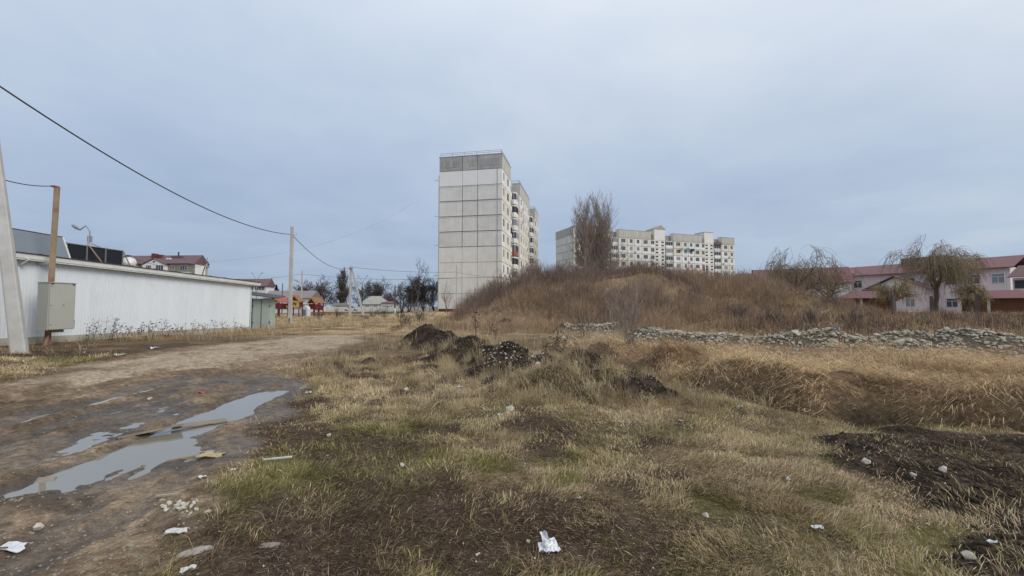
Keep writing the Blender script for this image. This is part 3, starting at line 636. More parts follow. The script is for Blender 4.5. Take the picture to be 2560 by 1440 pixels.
# ================================================================== SHED, POLES, CABLES (left)
def gz(x, y): return HS(x, y)
CACHE = {}
def window(parent, loc, rot, w, h, style='two', frame=None, glass=None):
    """frame with mullions (x right, z up, facing -y, origin bottom centre) and a pane behind it"""
    frame = frame or M_FRAME; glass = glass or random.choice([M_GLASS, M_GLASS, M_GLASSL])
    key = ('w', round(w, 2), round(h, 2), style, frame.name)
    if key not in CACHE:
        m = MB(); t = .06; d = .05
        m.box(-w/2, w/2, -d, 0, 0, t).box(-w/2, w/2, -d, 0, h - t, h).box(-w/2, -w/2 + t, -d, 0, t, h - t).box(w/2 - t, w/2, -d, 0, t, h - t)
        if style in ('two', 'trans'): m.box(-.035, .035, -d, 0, t, h - t if style == 'two' else h * .68)
        if style == 'three': m.box(-w/6 - .03, -w/6 + .03, -d, 0, t, h - t).box(w/6 - .03, w/6 + .03, -d, 0, t, h - t)
        if style == 'trans': m.box(-w/2 + t, w/2 - t, -d, 0, h * .68, h * .68 + .06)
        CACHE[key] = m.mesh('window', frame)
    o = put('window', CACHE[key], parent, loc, rot)
    key = ('p', round(w, 2), round(h, 2), glass.name)
    if key not in CACHE: CACHE[key] = MB().box(-w/2 + .03, w/2 - .03, -.012, .012, .03, h - .03).mesh('pane', glass)
    put('pane', CACHE[key], o, (0, -.014, 0)); return o
def holed(name, w, h, t, holes, m):
    """facade panel (x 0..w, z 0..h, front face y=0, thickness t) with rectangular window openings; holes sorted by x, not overlapping"""
    key = (name, round(w, 2), round(h, 2), tuple(holes), m.name)
    if key in CACHE: return CACHE[key]
    b = MB(); x = 0
    for (a, c, z0, z1) in holes:
        if a > x + 1e-4: b.box(x, a, 0, t, 0, h)
        b.box(a, c, 0, t, 0, z0).box(a, c, 0, t, z1, h); x = c
    if x < w - 1e-4: b.box(x, w, 0, t, 0, h)
    CACHE[key] = b.mesh(name, m); return CACHE[key]
# ---------------- white corrugated shed
SX, SY0, SY1 = -17.0, 8.8, 27.3
def shz(y, a=.22, b=-.04): return a + (b - a) * (y - 13.9) / (27.9 - 13.9)     # the building follows the slight fall of the ground
SLOPE = math.atan((-.04 - .22) / 14.0)
shed = thing('shed', 'long low shed clad in white corrugated metal beside the dirt track', 'shed', (SX, SY0, shz(SY0)))
shed.rotation_euler = (SLOPE, 0, 0)
LEN = SY1 - SY0; WH = 2.95; PER = .115
# corrugated sheets, each 1.15 m: trapezoid ribs
def sheet(wid, h, z0):
    m = MB(); prof = []; n = int(round(wid / PER))
    for i in range(n):
        a = i * PER; prof += [(a, 0), (a + .052, 0), (a + .066, .020), (a + .102, .020)]
    prof.append((wid, 0))
    k = len(prof)
    vs = [(d, a, z0) for a, d in prof] + [(d, a, h) for a, d in prof]
    return m.add(vs, [(i, i + 1, k + i + 1, k + i) for i in range(k - 1)])
n_sheet = int(LEN / 1.15); sm_ = sheet(1.15, WH, .26).mesh('wall_sheet', M_WHITESHEET)
for i in range(n_sheet): put('wall_sheet', sm_, shed, (0.002 * (i % 2), i * 1.15, 0))
MB().box(-7, -.03, 0, LEN, .1, WH - .02).build('wall_core', M_WHITESHEET, shed)
MB().box(-7.02, .035, -.03, LEN + .02, -.5, .27).build('plinth', M_PLINTH, shed)
MB().box(.02, .30, -.2, LEN + .55, WH + .04, WH + .20).build('fascia', M_FASCIA, shed)
MB().box(-.02, .28, -.2, LEN + .5, WH - .01, WH + .035).build('soffit', M_FASCIA, shed)
rf = MB().box(-7.4, .34, -.2, LEN + .55, WH + .205, WH + .235).build('roof', M_DARK, shed)
for i in range(16): MB().box(-7.3, .30, i * 1.2 - .02, i * 1.2 + .02, WH + .238, WH + .262).build('roof_seam', M_DARK, rf)
MB().box(-.03, .02, LEN, LEN + .04, .2, WH).build('corner_trim', M_FASCIA, shed)
MB().prism([(-7, WH + .2), (.0, WH + .2), (-.0, .2), (-7, .2)], 'y', LEN, LEN + .03).build('end_wall', M_WHITESHEET, shed)
MB().box(-.1, .045, LEN - .75, LEN - .35, -.02, .16).build('vent_opening', M_DARK, shed)
# ---------------- leaning grey panel on the shed roof
roofz = lambda y: shz(y) + WH + .24
pn = thing('roof_panel', 'grey sheet panel with white frame leaning back on the shed roof edge', 'panel', (SX - .05, 12.2, roofz(12.2)))
pn.rotation_euler = (SLOPE, 0, 0)
m = MB(); H_ = .84
m.add([(0, 0, 0), (0, 3.9, 0), (-.34, 3.9, H_), (-.34, 0, H_), (-.04, 0, 0), (-.04, 3.9, 0), (-.38, 3.9, H_), (-.38, 0, H_)], [(0,1,2,3),(7,6,5,4),(0,4,5,1),(1,5,6,2),(2,6,7,3),(3,7,4,0)]); m.build('sheet', M_GREYSHEET, pn)
MB().bar((0.01, 3.93, 0), (-.33, 3.93, H_ + .0), .05).build('end_frame', M_FASCIA, pn)
MB().bar((-.35, 3.93, H_ - .3), (-.8, 3.93, 0.02), .04).build('brace', M_FASCIA, pn)
MB().bar((-.36, -.02, H_ + .02), (-.36, 3.95, H_ + .02), .04).build('top_rail', M_DARK, pn)
# ---------------- black shade-net screen on posts, standing on the roof
fx = -22.0; f0, f1 = 18.6, 23.6
fs = thing('net_screen', 'black shade-net screen on thin steel posts above the shed roof', 'screen', (fx, f0, roofz(f0)))
topz = P(300, 627, 23.6).z - roofz(f0)
for i in range(5):
    a = (f1 - f0) / 5 * i; b = a + (f1 - f0) / 5
    MB().box(-.012, .012, a + .025, b - .025, -.02, topz - .02 + .02 * (i % 2)).build('net_panel', M_BLACKNET, fs)
for i in range(6):
    a = (f1 - f0) / 5 * i; MB().bar((.03, a, -.05), (.03, a, topz + .03), .045).build('post', M_STEEL, fs)
MB().bar((.03, -.02, topz), (.03, f1 - f0 + .02, topz), .035).build('top_rail', M_STEEL, fs)
MB().bar((.07, (f1 - f0) * .62, topz * .98), (.9, (f1 - f0) * .62 + .3, -.02), .04).build('brace', M_RUST, fs)
MB().bar((.05, f1 - f0, topz * .98), (.05, f1 - f0 + .8, .0), .04).build('brace', M_RUST, fs)
# ---------------- satellite dish on the roof end
dsh = thing('satellite_dish', 'white satellite dish on a short mast at the roof edge', 'satellite dish', P(322, 672, 25.5))
pd = [(0, 0)] + [(.072 * i, .009 * i * i) for i in range(1, 6)]
o = MB().lathe([(.005, .0)] + [(r, z) for r, z in pd[1:]], 20).build('reflector', M_WHITEWALL, dsh, (0, 0, .3), (R(68), 0, R(40)), True)
MB().tube([(0, 0, -.3), (0, .05, .35)], .03).build('mast', M_STEEL, dsh)
MB().tube([(.0, .0, .1), (.28, -.4, .28)], .012).build('feed_arm', M_STEEL, dsh)
# ---------------- lamp on an arm behind the screen
lp = P(222, 640, 25.0)
lm = thing('street_lamp', 'old street lamp on a bent arm rising behind the black screen', 'street lamp', (lp.x, lp.y, 0))
zt = P(222, 590, 25).z
MB().tube([(0, 0, 0), (0, 0, zt)], .10, 8, .085).build('post', M_CONC, lm)
MB().box(-.08, .10, -.07, .07, zt - .34, zt + .0).build('bracket_box', M_STEEL, lm)
hd = P(190, 568, 25); ar = [Vector((0, 0, zt - .1)), Vector((0, 0, zt + .28)), Vector((-.25, 0, zt + .62)), Vector((hd.x - lp.x + .3, 0, hd.z - .12))]
MB().tube(ar, .03, 6).build('arm', M_STEEL, lm)
hh = MB().lathe([(.03, -.36), (.08, -.25), (.115, 0), (.09, .2), (.02, .3)], 10)
hh.v = [(v[0], v[1] * .75, v[2]) for v in hh.v]
hh.build('lamp_head', M_STEEL, lm, (hd.x - lp.x, 0, hd.z), (0, R(-62), 0), True)
# ---------------- concrete poles
def pole_mesh(h, b, t):
    """tapered trapezoid concrete pole with chamfered edges"""
    m = MB(); c = .22
    ring = lambda s, z: [(s*(-1+c), -s*.92, z), (s*(1-c), -s*.92, z), (s, s*(-1+c), z), (s*.94, s*(1-c), z), (s*(1-c), s*.92, z), (s*(-1+c), s*.92, z), (-s*.94, s*(1-c), z), (-s, s*(-1+c), z)]
    n = 8; vs = ring(b / 2, 0) + ring((b + t) / 4, h / 2) + ring(t / 2, h)
    fs_ = [tuple(range(7, -1, -1)), tuple(range(16, 24))]
    for k in (0, 8):
        for i in range(8): fs_.append((k + i, k + (i + 1) % 8, k + 8 + (i + 1) % 8, k + 8 + i))
    return m.add(vs, fs_)
pb = G(56, 884)
sp1_ = thing('utility_pole', 'thick leaning concrete pole strut standing in grass beside the metal cabinet', 'utility pole', (pb.x, pb.y, pb.z - .4))
Lp = 8.6; lean = R(10.0)
pm_ = pole_mesh(Lp, .33, .20); c_, q_ = math.cos(R(32)), math.sin(R(32)); pm_.v = [(a * c_ - b * q_, a * q_ + b * c_, z_) for a, b, z_ in pm_.v]
pm_.build('shaft', M_CONC, sp1_, (0, 0, 0), (0, -lean, 0))
top = Vector((pb.x - math.sin(lean) * 8.35, pb.y, pb.z - .4 + math.cos(lean) * 8.35))
mp_ = thing('utility_pole', 'upright concrete pole carrying the thick cable, braced by the leaning strut', 'utility pole', (top.x - .30, pb.y + .1, gz(top.x - .3, pb.y) - .3))
pole_mesh(9.0, .30, .19).build('shaft', M_CONC, mp_, (0, 0, 0), (0, 0, R(10)))
MB().bar((-.05, 0, 8.3), (.45, 0, 8.1), .07).build('clamp', M_STEEL, mp_)
def pole(px, pyb, pyt, Z, label, mt=None, b=.26, t=.17, rz=.2, lean=0, nm='utility_pole'):
    p = P(px, pyb, Z); tz = P(px, pyt, Z).z; z0 = gz(p.x, p.y) - .3
    o = thing(nm, label, 'utility pole', (p.x, p.y, z0))
    pole_mesh(tz - z0, b, t).build('shaft', mt or M_CONC, o, (0, 0, 0), (0, lean, rz)); return o, Vector((p.x, p.y, tz))
p2, t2 = pole(725, 805, 567, 35.0, 'tall bare concrete pole in dry grass between shed locker and playground', b=.30, t=.22)
MB().bar((0, 0, 0), (.30, .06, .12), .03).build('hook', M_STEEL, p2, (.1, 0, t2.z - p2.location.z - .75))
MB().bar((.02, -.16, 0), (.02, -.16, .5), .05).build('bolt', M_DARK, p2, (0, 0, .4))
p3, t3 = pole(875, 795, 665, 64.0, 'concrete pole with a leaning strut on its right side, beside white car', b=.34, t=.24)
dx3 = P(908, 788, 64).x - t3.x
MB().bar((dx3 + .1, .1, .1), (.18, 0, t3.z - p3.location.z - .5), .30, w1=.2).build('strut', M_CONC, p3)
MB().box(-.2, .22, -.2, .2, t3.z - p3.location.z - .55, t3.z - p3.location.z - .25).build('clamp', M_STEEL, p3)
p4, t4 = pole(753, 790, 677, 70.0, 'slim concrete pole rising out of the playground', b=.24, t=.18)
p5, t5 = pole(1141, 778, 663, 70.0, 'slim grey pole standing close to the blank end wall of the tower', b=.24, t=.17)
p6, t6 = pole(987, 787, 714, 78.0, 'dark wooden pole with whitewashed foot near the bare trees', M_BARKD, .26, .22)
MB().lathe([(.17, 0), (.165, 1.0)], 10).build('whitewashed_foot', M_WHITEWASH, p6, (0, 0, .32))
p7, t7 = pole(516, 700, 652, 70.0, 'concrete pole with hanging black cable coils against the brown-roofed house', b=.34, t=.30)
zt7 = t7.z - p7.location.z
MB().tube([(-.25, -.2, zt7 + .0), (-.5, -.2, zt7 - .25), (-.2, -.2, zt7 - .5), (.2, -.25, zt7 - .1), (.42, -.25, zt7 - .4), (.4, -.25, zt7 - .8), (.62, -.25, zt7 - 1.15), (.2, -.25, zt7 - 1.1)], .07, 6).build('cable_coil', M_CABLE, p7)
MB().tube([(-.1, -.3, zt7 - 1.0), (-.35, -.3, zt7 - 1.8), (-.7, -.3, zt7 - 3.6)], .07, 6).build('cable_drop', M_CABLE, p7)
MB().tube([(0, 0, zt7), (.05, 0, zt7 + .55)], .03, 5).build('spike', M_CABLE, p7)
hl = P(425, 648, 70) - Vector((p7.location.x, p7.location.y, p7.location.z))
MB().tube([(-.1, 0, zt7 - .9), (hl.x * .6, 0, hl.z - .5), (hl.x, 0, hl.z)], .035, 6).build('lamp_arm', M_STEEL, p7)
MB().box(hl.x - .55, hl.x + .15, -.16, .16, hl.z - .02, hl.z + .18).build('lamp_head', M_WHITEWALL, p7)
def vlamp(px, pyb, pyt, Z, label, m):
    p = P(px, pyb, Z); tz = P(px, pyt, Z).z; z0 = gz(p.x, p.y) - .2
    o = thing('street_lamp', label, 'street lamp', (p.x, p.y, z0)); h = tz - z0
    MB().tube([(0, 0, 0), (0, 0, h * .6), (0, 0, h - 1.8)], .13, 8, .06).build('post', m, o)
    for s in (-1, 1):
        MB().tube([(0, 0, h - 1.8), (s * .35, 0, h - 1.0), (s * 1.1, 0, h)], .04, 5).build('arm', m, o)
        MB().box(s * 1.1 - .12, s * 1.1 + .28 * (1 if s > 0 else 0) + .05, -.1, .1, h - .02, h + .1).build('lamp_head', M_STEEL, o)
    return o
vlamp(640, 770, 683, 95, 'thin lamp post with V-shaped double arm against the long brown roof', M_STEEL)
vlamp(905, 778, 690, 105, 'dark lamp post with V-shaped double arm beside the pale hip-roofed house', M_DARK)
pole(705, 770, 708, 98, 'dark thin pole in front of the mauve roofed hall', M_BARK, .2, .15)
# ---------------- cables
def cable(a, b, sag, label, r=.02, n=28):
    a = Vector(a); b = Vector(b)
    pts = [a.lerp(b, i / n) - Vector((0, 0, sag * 4 * (i / n) * (1 - i / n))) for i in range(n + 1)]
    o = MB().tube([p - a for p in pts], r, 6).build('power_cable', M_CABLE, None, a, smooth=True)
    return tag(o, label, 'cable')
A_ = Vector((mp_.location.x + .42, mp_.location.y, P(0, 207, 12.0).z + .22)); B_c = P(724, 586, 34.8); C_c = P(872, 670, 63.8); D_c = P(1141, 680, 69.8)
cable(A_, B_c, .95, 'thick black cable sagging from the upright pole to the tall bare pole', .026)
cable(P(731, 588, 35), C_c, 1.05, 'black cable dipping from the tall bare pole to the strutted pole', .024)
cable(P(880, 668, 64), D_c, .30, 'black cable from the strutted pole to the slim grey pole', .024)
cable(P(753, 685, 70), P(1139, 695, 70.2), .55, 'thin wire from the playground pole to the slim grey pole', .022)
cable(P(540, 702, 95), P(752, 685, 70), .4, 'thin wire from the long brown roof to the playground pole', .02)
cable(P(1142, 681, 70), P(1257, 692, 76.5), .25, 'short cable from the slim grey pole to the tower corner', .022)
cable(P(1090, 696, 78.2), P(1290, 672, 92), .3, 'thin wire running low across the tower end wall', .02)
cable(P(222, 607, 24.9), P(512, 662, 69.8), 1.0, 'thin black wire from the old lamp to the coil-hung pole', .016)
cable(P(515, 655, 70), P(1035, 505, 120) , 3.5, 'faint thin wire rising across the open sky', .010)
# clamp on the thick cable, near its upper end
cl_ = P(14, 222, 12.3)
# ---------------- rusty post with the electrical cabinet
pb = Vector((-16.35, 14.85, 0)); pb.z = gz(pb.x, pb.y)
rp = thing('rusty_post', 'tall rusty steel channel post standing through the shed eave', 'post', (pb.x, pb.y, pb.z - .2))
ht = P(135, 466, 14.85).z - pb.z + .2
MB().prism([(-.065, -.05), (.065, -.05), (.065, .05), (.055, .05), (.055, -.04), (-.055, -.04), (-.055, .05), (-.065, .05)], 'z', 0, ht).build('channel', M_RUST, rp, (0, 0, 0), (0, R(.6), R(20)))
MB().box(-.085, .085, -.07, .07, ht - .03, ht + .02).build('cap', M_RUST, rp)
cb = thing('electrical_cabinet', 'grey-beige metal electrical cabinet with warning triangle mounted on the rusty post', 'electrical cabinet', (pb.x + .38, pb.y - .12, pb.z + .55), R(84))
CWd, CH, CD = .80, 1.62, .42
MB().box(-CWd/2, CWd/2, -CD/2, CD/2, 0, CH).build('housing', M_CAB, cb)
MB().box(-CWd/2 + .03, CWd/2 - .005, -CD/2 - .025, -CD/2 - .003, .02, CH - .02).build('door', M_CAB, cb)
MB().box(-CWd/2 - .02, CWd/2 + .02, -CD/2 - .04, CD/2 + .02, CH + .002, CH + .025).build('lid', M_CAB, cb)
for s in (0, 1): MB().box(CWd/2 * (1 if s else -1) - (.11 if s else -.05), CWd/2 * (1 if s else -1) - (.02 if s else -.13), -CD/2 - .043, -CD/2 - .026, CH - .05, CH - .022).build('hinge_plate', M_DARK, cb)
for z_ in (.18, .84, 1.5): MB().lathe([(.014, 0), (.014, .012)], 8).build('lock', M_DARK, cb, (-CWd/2 + .07, -CD/2 - .026, z_), (R(90), 0, 0))
MB().box(CWd/2 - .01, CWd/2 + .012, -CD/2 - .02, -CD/2 + .06, .05, .33).build('latch', M_DARK, cb)
M_YEL = mat('warning_yellow', (0.42, 0.36, 0.14), 0.6, 0.1); M_BOLT = mat('warning_bolt', (0.06, 0.05, 0.03), 0.7, 0.1)
tr_ = MB().prism([(-.06, 0), (.06, 0), (0, .105)], 'y', -.006, 0).build('warning_sign', M_YEL, cb, (.04, -CD/2 - .027, .82))
MB().prism([(-.006, .02), (.016, .045), (.004, .047), (.010, .08), (-.016, .043), (-.002, .042)], 'y', -.009, -.007).build('lightning_mark', M_BOLT, tr_)
MB().box(-.16, .20, -.08, .14, -.10, -.003).build('bracket', M_RUST, cb)
MB().tube([(-.05, .1, -.02), (-.06, .22, -.3), (-.1, .25, -.6)], .05, 8).build('conduit', M_RUST, cb)
# insulated pipes and wires around the eave
tag(MB().tube([P(20, 665, 14.6), P(45, 664, 14.5), P(62, 658, 14.4), P(69, 648, 14.4), P(63, 642, 14.5), P(45, 641, 14.8)], .05, 8).build('conduit_pipe', M_FASCIA, None, smooth=True), 'white curved conduit pipe looping over the eave above the cabinet', 'pipe')
tag(MB().tube([P(-40, 664, 13.5), P(10, 668, 14.2), P(30, 670, 14.5), P(58, 661, 14.5)], .022, 6).build('wire_loop', M_CABLE, None, smooth=True), 'black wire looping along the eave behind the leaning pole', 'wire')
tag(MB().tube([P(93, 655, 15.0), P(118, 657, 15.1), P(136, 655, 15.2)], .10, 10).build('insulated_pipe', M_FASCIA, None, smooth=True), 'fat white lagged pipe lying along the eave at the rusty post', 'pipe')
a_ = P(-30, 436, 13.2); b_ = P(134, 465, 14.85)
cable(a_, b_, .12, 'short black wire tied to the head of the rusty post', .016)
# ---------------- pale green locker at the end of the shed
M_GREENMET = mat('pale_green_paint', (0.36, 0.42, 0.38), 0.6, 0.1, 2.0, col2=(0.18, 0.11, 0.06), c2amt=.7, c2scale=1.6, c2lo=.62, c2hi=.72, streak=.1)
M_TEAL = mat('teal_angle_iron', (0.07, 0.16, 0.19), 0.6, 0.2)
lc = G(652, 823); lz = gz(-17.0, 28.6)
lk = thing('metal_locker', 'pale green two-door metal locker with dark slanting roof at the shed end', 'locker', (-16.95, 28.35, lz), R(14))
MB().box(-.50, .62, 0, 1.0, 0.03, 2.12).build('body', M_GREENMET, lk)
for s in (0, 1):
    d_ = MB().box(-.46 + s * .53, .05 + s * .53, -.035, -.003, .06, 2.08).build('door', M_GREENMET, lk)
    for z_ in (.45, 1.55): MB().box(0, .05, -.05, 0, 0, .14).build('hinge', M_DARK, d_, (-.46 + 1.02 * s - .02, -.02, z_))
MB().box(-.53, -.465, -.05, 0, 0, 2.15).build('frame_post', M_TEAL, lk)
MB().box(.045, .075, -.06, -.036, .15, 2.05).build('door_strip', M_DARK, lk)
MB().add([(-1.1, -.55, 2.42), (1.15, -.5, 2.12), (1.15, 1.5, 2.30), (-1.1, 1.5, 2.62), (-1.1, -.55, 2.47), (1.15, -.5, 2.16), (1.15, 1.5, 2.34), (-1.1, 1.5, 2.67)], [(0,3,2,1),(4,5,6,7),(0,1,5,4),(1,2,6,5),(2,3,7,6),(3,0,4,7)]).build('roof', M_DARK, lk)
M_SIDING = mat('white_siding', (0.64, 0.68, 0.70), .5, .06, 1.0)
sb = thing('siding_screen', 'narrow screen of white horizontal siding boards between shed and locker', 'screen', (-17.5, 28.15, lz), R(8))
for i in range(9): MB().box(-.40, -.02, -.03 - .004 * (i % 2), 0, .06 + i * .155, .06 + i * .155 + .148).build('board', M_SIDING, sb)
MB().box(-.04, .05, -.06, -.036, 0, 2.05).build('edge_post', M_SIDING, sb)
# ================================================================== THE NINE-STOREY TOWER
FLH, ATH = 2.87, 2.7
ux = Vector((.187, .982, 0)).normalized()
tw = thing('apartment_block', 'nine-storey panel apartment block with a blank grey end wall', 'building', (-1.83, 76.0, 0), math.atan2(ux.y, ux.x))
TOPZ = 29.6; ATZ = TOPZ - ATH; B0 = ATZ - 9 * FLH        # base of the lowest panel row
TW = 12.1; PT = .16; GAP = .13
SEC = [(0.0, 8.3), (19.2, 34.2), (44.6, 52.6)]             # full-height bays that stand forward, along the long side
# cores (local x along the long side, y>0 to the left/inwards)
MB().box(PT, 52.6, 1.9, TW - PT, -1, ATZ - .05).build('core', M_JOINTL, tw)
for a, b in SEC: MB().box(a + PT, b, PT, 1.95, -1, TOPZ - .05).build('bay_core', M_JOINT, tw)
MB().box(PT, 52.6, 1.95, TW - PT, ATZ - .05, TOPZ - .35).build('attic_core', M_ATTICC, tw)
MB().box(.03, 8.3, .03, TW - .03, -.6, B0 - .02).build('plinth', M_BRICKRED, tw)
# end wall panels: local x = 0 plane, facing -x.  panel mesh built in (y,z)
M_ATTIC2 = mat('attic_strip', (0.33, 0.325, 0.315), .95, .2, .8, streak=.3)
colsY = [(0.0, 4.62), (4.62, 7.55), (7.55, TW)]             # from the right corner to the left
for r in range(9):
    z0 = B0 + r * FLH
    for (a, b) in colsY:
        mt = M_PANELW if r == 8 else (M_PANEL if r >= 4 else M_PANELL)
        g = GAP if 4 <= r < 8 else .06
        key = ('endp', a, r >= 4, r == 8)
        if key not in CACHE: CACHE[key] = MB().box(0, PT - .005, a + g / 2, b - g / 2, g * .55, FLH - g * .55).mesh('wall_panel', mt)
        put('wall_panel', CACHE[key], tw, (.0, 0, z0))
        if 4 <= r < 8:   # raised rim of the panel
            key = ('rim', a)
            if key not in CACHE:
                y0, y1 = a + .10, b - .10; CACHE[key] = MB().box(-.03, -.003, y0, y1, 0, .10).mesh('panel_rim', M_PANEL)
            put('panel_rim', CACHE[key], tw, (0, 0, z0 + .1)); put('panel_rim', CACHE[key], tw, (0, 0, z0 + FLH - .2))
for i, (a, b) in enumerate(colsY):
    ap = MB().box(-.04, PT - .005, a + .05, b - .05, .04, ATH - .02).build('attic_panel', M_ATTIC, tw, (0, 0, ATZ))
    n = (5, 3, 5)[i]; ww = (b - a - 1.0) / n
    for k in range(n):
        if i == 1 and k == 2: continue
        MB().box(-.075, -.043, a + .4 + k * ww + .08, a + .4 + (k + 1) * ww - .08, .75 - .08 * (k % 2), 2.0).build('recess_strip', M_ATTIC2, ap)
MB().box(-.09, 8.4, -.09, TW + .05, TOPZ, TOPZ + .10).build('roof_edge', M_ATTIC, tw)
MB().box(-.045, -.012, 0.85, 0.93, B0, ATZ).build('conduit', M_JOINT, tw)
# roof railing
def railing(x0, x1, y0, y1, z):
    m = MB()
    pts = [(x0, y0), (x0, y1)]
    for a, b in (((x0, y0), (x0, y1)), ((x0, y0), (x1, y0))):
        L_ = math.dist(a, b); k = max(2, int(L_ / 2.0))
        for i in range(k + 1): t = i / k; m.bar((a[0] + (b[0]-a[0])*t, a[1] + (b[1]-a[1])*t, z), (a[0] + (b[0]-a[0])*t, a[1] + (b[1]-a[1])*t, z + .72), .05)
        for h in (.4, .7): m.bar((a[0], a[1], z + h), (b[0], b[1], z + h), .05)
    m.build('roof_railing', M_STEEL, tw)
railing(.15, 8.0, .15, TW - .2, TOPZ + .1); railing(19.4, 34, .2, 5, TOPZ + .1); railing(44.8, 52.4, .2, 5, TOPZ + .1)
for a, b in SEC[1:]: MB().box(a - .08, b + .06, -.08, 6, TOPZ, TOPZ + .1).build('roof_edge', M_ATTIC, tw)
# long side bays: facing -y, panels with openings
def bay(a, b, cells, rows=9, first_white=True):
    """cells: list of (panel x0, x1, [(win centre, width)])"""
    for r in range(rows):
        z0 = B0 + r * FLH
        for (p0, p1, wins) in cells:
            mt = M_SIDEW if (r == 8 or random.random() < .25) else M_CREAM
            holes = tuple((round(c_ - p0 - w_/2, 2), round(c_ - p0 + w_/2, 2), .95, 2.35) for c_, w_ in wins)
            put('wall_panel', holed('wall_panel', p1 - p0 - .10, FLH - .12, PT, tuple((h0 - .05, h1 - .05, h2, h3) for h0, h1, h2, h3 in holes), mt), tw, (p0 + .05, 0, z0 + .06))
            for c_, w_ in wins:
                window(tw, (c_, .13, z0 + 1.01), (0, 0, 0), w_, 1.40, 'two' if w_ < 1.4 else 'three', M_FRAME if random.random() < .75 else M_FRAMEBR)
    MB().box(a + .03, b - .03, -.03, PT - .005, .0, ATH - .01).build('attic_panel', M_ATTICC, tw, (0, 0, ATZ + .005))
bay(0, 8.3, [(0.0, 3.2, [(1.7, 1.2)]), (3.2, 8.3, [(5.6, 1.9)])])
bay(19.2, 34.2, [(19.2, 22.8, [(21.4, 1.6)]), (22.8, 26.6, [(25.0, 1.2)]), (26.6, 30.2, [(28.3, 1.2)]), (30.2, 34.2, [(32.3, 1.8)])])
bay(44.6, 52.6, [(44.6, 48.6, [(46.8, 1.8)]), (48.6, 52.6, [(50.4, 1.4)])])
# near faces of the two rear bays (the short return walls that look at the street) and attic returns
for a, b in SEC[1:]:
    MB().box(a - .02, a + PT - .01, .02, 1.9, -1, ATZ).build('return_wall', M_SIDEW, tw)
    MB().box(a - .05, a + PT - .01, .0, 6.0, ATZ + .005, TOPZ - .005).build('attic_return', M_ATTIC, tw)
# glazed balconies in the recesses: chamfered boxes in front of the inner wall
M_BRICKB = mat('brown_brick_infill', (0.26, 0.10, 0.055), .9, .2, 4)
def balcony(x0, r, style):
    z0 = B0 + r * FLH; d = 1.55
    par = {'white': M_SIDEW, 'cream': M_CREAM, 'grey': M_PANELL, 'brick': M_BRICKB}[style]
    fr = M_FRAMEBR if style in ('brick',) or random.random() < .25 else M_FRAME
    poly = [(0, 1.9), (0, .75), (.55, .22), (2.6, .22), (3.3, .45), (3.3, 1.9)]
    o = MB().prism(poly, 'z', .0, 1.0).build('balcony', par, tw, (x0, 0, z0 + .12))
    poly2 = [(p + (.0 if p else .04), q + .05) for p, q in poly]
    MB().prism([(.05, 1.88), (.05, .78), (.58, .28), (2.57, .28), (3.25, .50), (3.25, 1.88)], 'z', 1.003, 2.35).build('glazing', M_GLASS if random.random() < .6 else M_GLASSL, o)
    m = MB()
    for (p, q) in [(.02, .76), (.56, .24), (1.2, .24), (1.9, .24), (2.58, .24), (3.27, .46), (.02, 1.3)]: MB().box(p - .04, p + .04, q - .04, q + .04, 1.003, 2.35).build('glazing_bar', fr, o)
    MB().prism(poly, 'z', 2.353, 2.66).build('balcony_slab', par if style != 'brick' else M_CREAM, o)
    return o
for r in range(9):
    balcony(19.2 - 3.42, r, ['cream', 'white', 'cream', 'white', 'brick', 'white', 'grey', 'white', 'white'][r])
    balcony(44.6 - 3.42, r, ['white', 'white', 'cream', 'white', 'cream', 'white', 'grey', 'white', 'white'][r])
    balcony(8.36, r, ['cream', 'white', 'grey', 'cream', 'white', 'grey', 'cream', 'white', 'white'][r])
# air conditioners and washing brackets
def aircon(parent, loc, rot=0):
    o = MB().box(-.4, .4, -.32, -.03, 0, .55).build('air_conditioner', M_FRAME, parent, loc, (0, 0, rot))
    MB().lathe([(.2, 0), (.2, .01)], 12).build('fan_grille', M_DARK, o, (-.08, -.323, .28), (R(90), 0, 0))
for c_, r in [(23.4, 8), (23.6, 7), (27.0, 2), (30.6, 5), (31.0, 1), (49.0, 4), (47.9, 3)]: aircon(tw, (c_, -.01, B0 + r * FLH + .35))
# left-side drying racks that stick out past the corner
for r, z_ in ((8, 1.6), (6, .4), (4, .6), (2, .5)): MB().bar((1.2, TW, 0), (1.2, TW + 1.3, .06), .06).build('drying_rack', M_STEEL, tw, (0, 0, B0 + r * FLH + z_))
MB().box(1.0, 52, TW + .004, TW + .5, -1, ATZ - .3).build('rear_loggias', M_CREAM, tw)
# ================================================================== THE FAR NINE-STOREY BLOCK
FLH = 2.8
far = thing('apartment_block', 'long pale panel apartment block with stair towers behind the bare poplars', 'building', (21.4, 146.0, 0), math.atan2(26.5, 70.4))
FL, FD, FT = 75.2, 13.4, P(1434, 565, 146).z
FAT = FT - 2.9; fv = Vector((70.4, 26.5, 0)).normalized()
def fxl(px):     # photo column -> distance along the facade
    k = (px - CX) / F; return (k * 146.0 - 21.4) / (fv.x - k * fv.y)
SECF = [(1434, 1506), (1548, 1629.5), (1686, 1757.5), (1806, 1839)]
COLF = [[(1443.5, 1.3), (1462, 1.7), (1480, 1.2), (1496, 1.7)], [(1560, 1.9), (1580, 1.2), (1597, 1.2), (1616, 1.9)], [(1698, 1.9), (1716, 1.2), (1730.5, 1.2), (1746, 1.9)], [(1817, 1.7), (1832, 1.2)]]
NROW = 7; FB = FAT - NROW * FLH
MB().box(.2, FL, 1.5, FD - .2, -2, FT - .6).build('core', M_JOINTL, far)
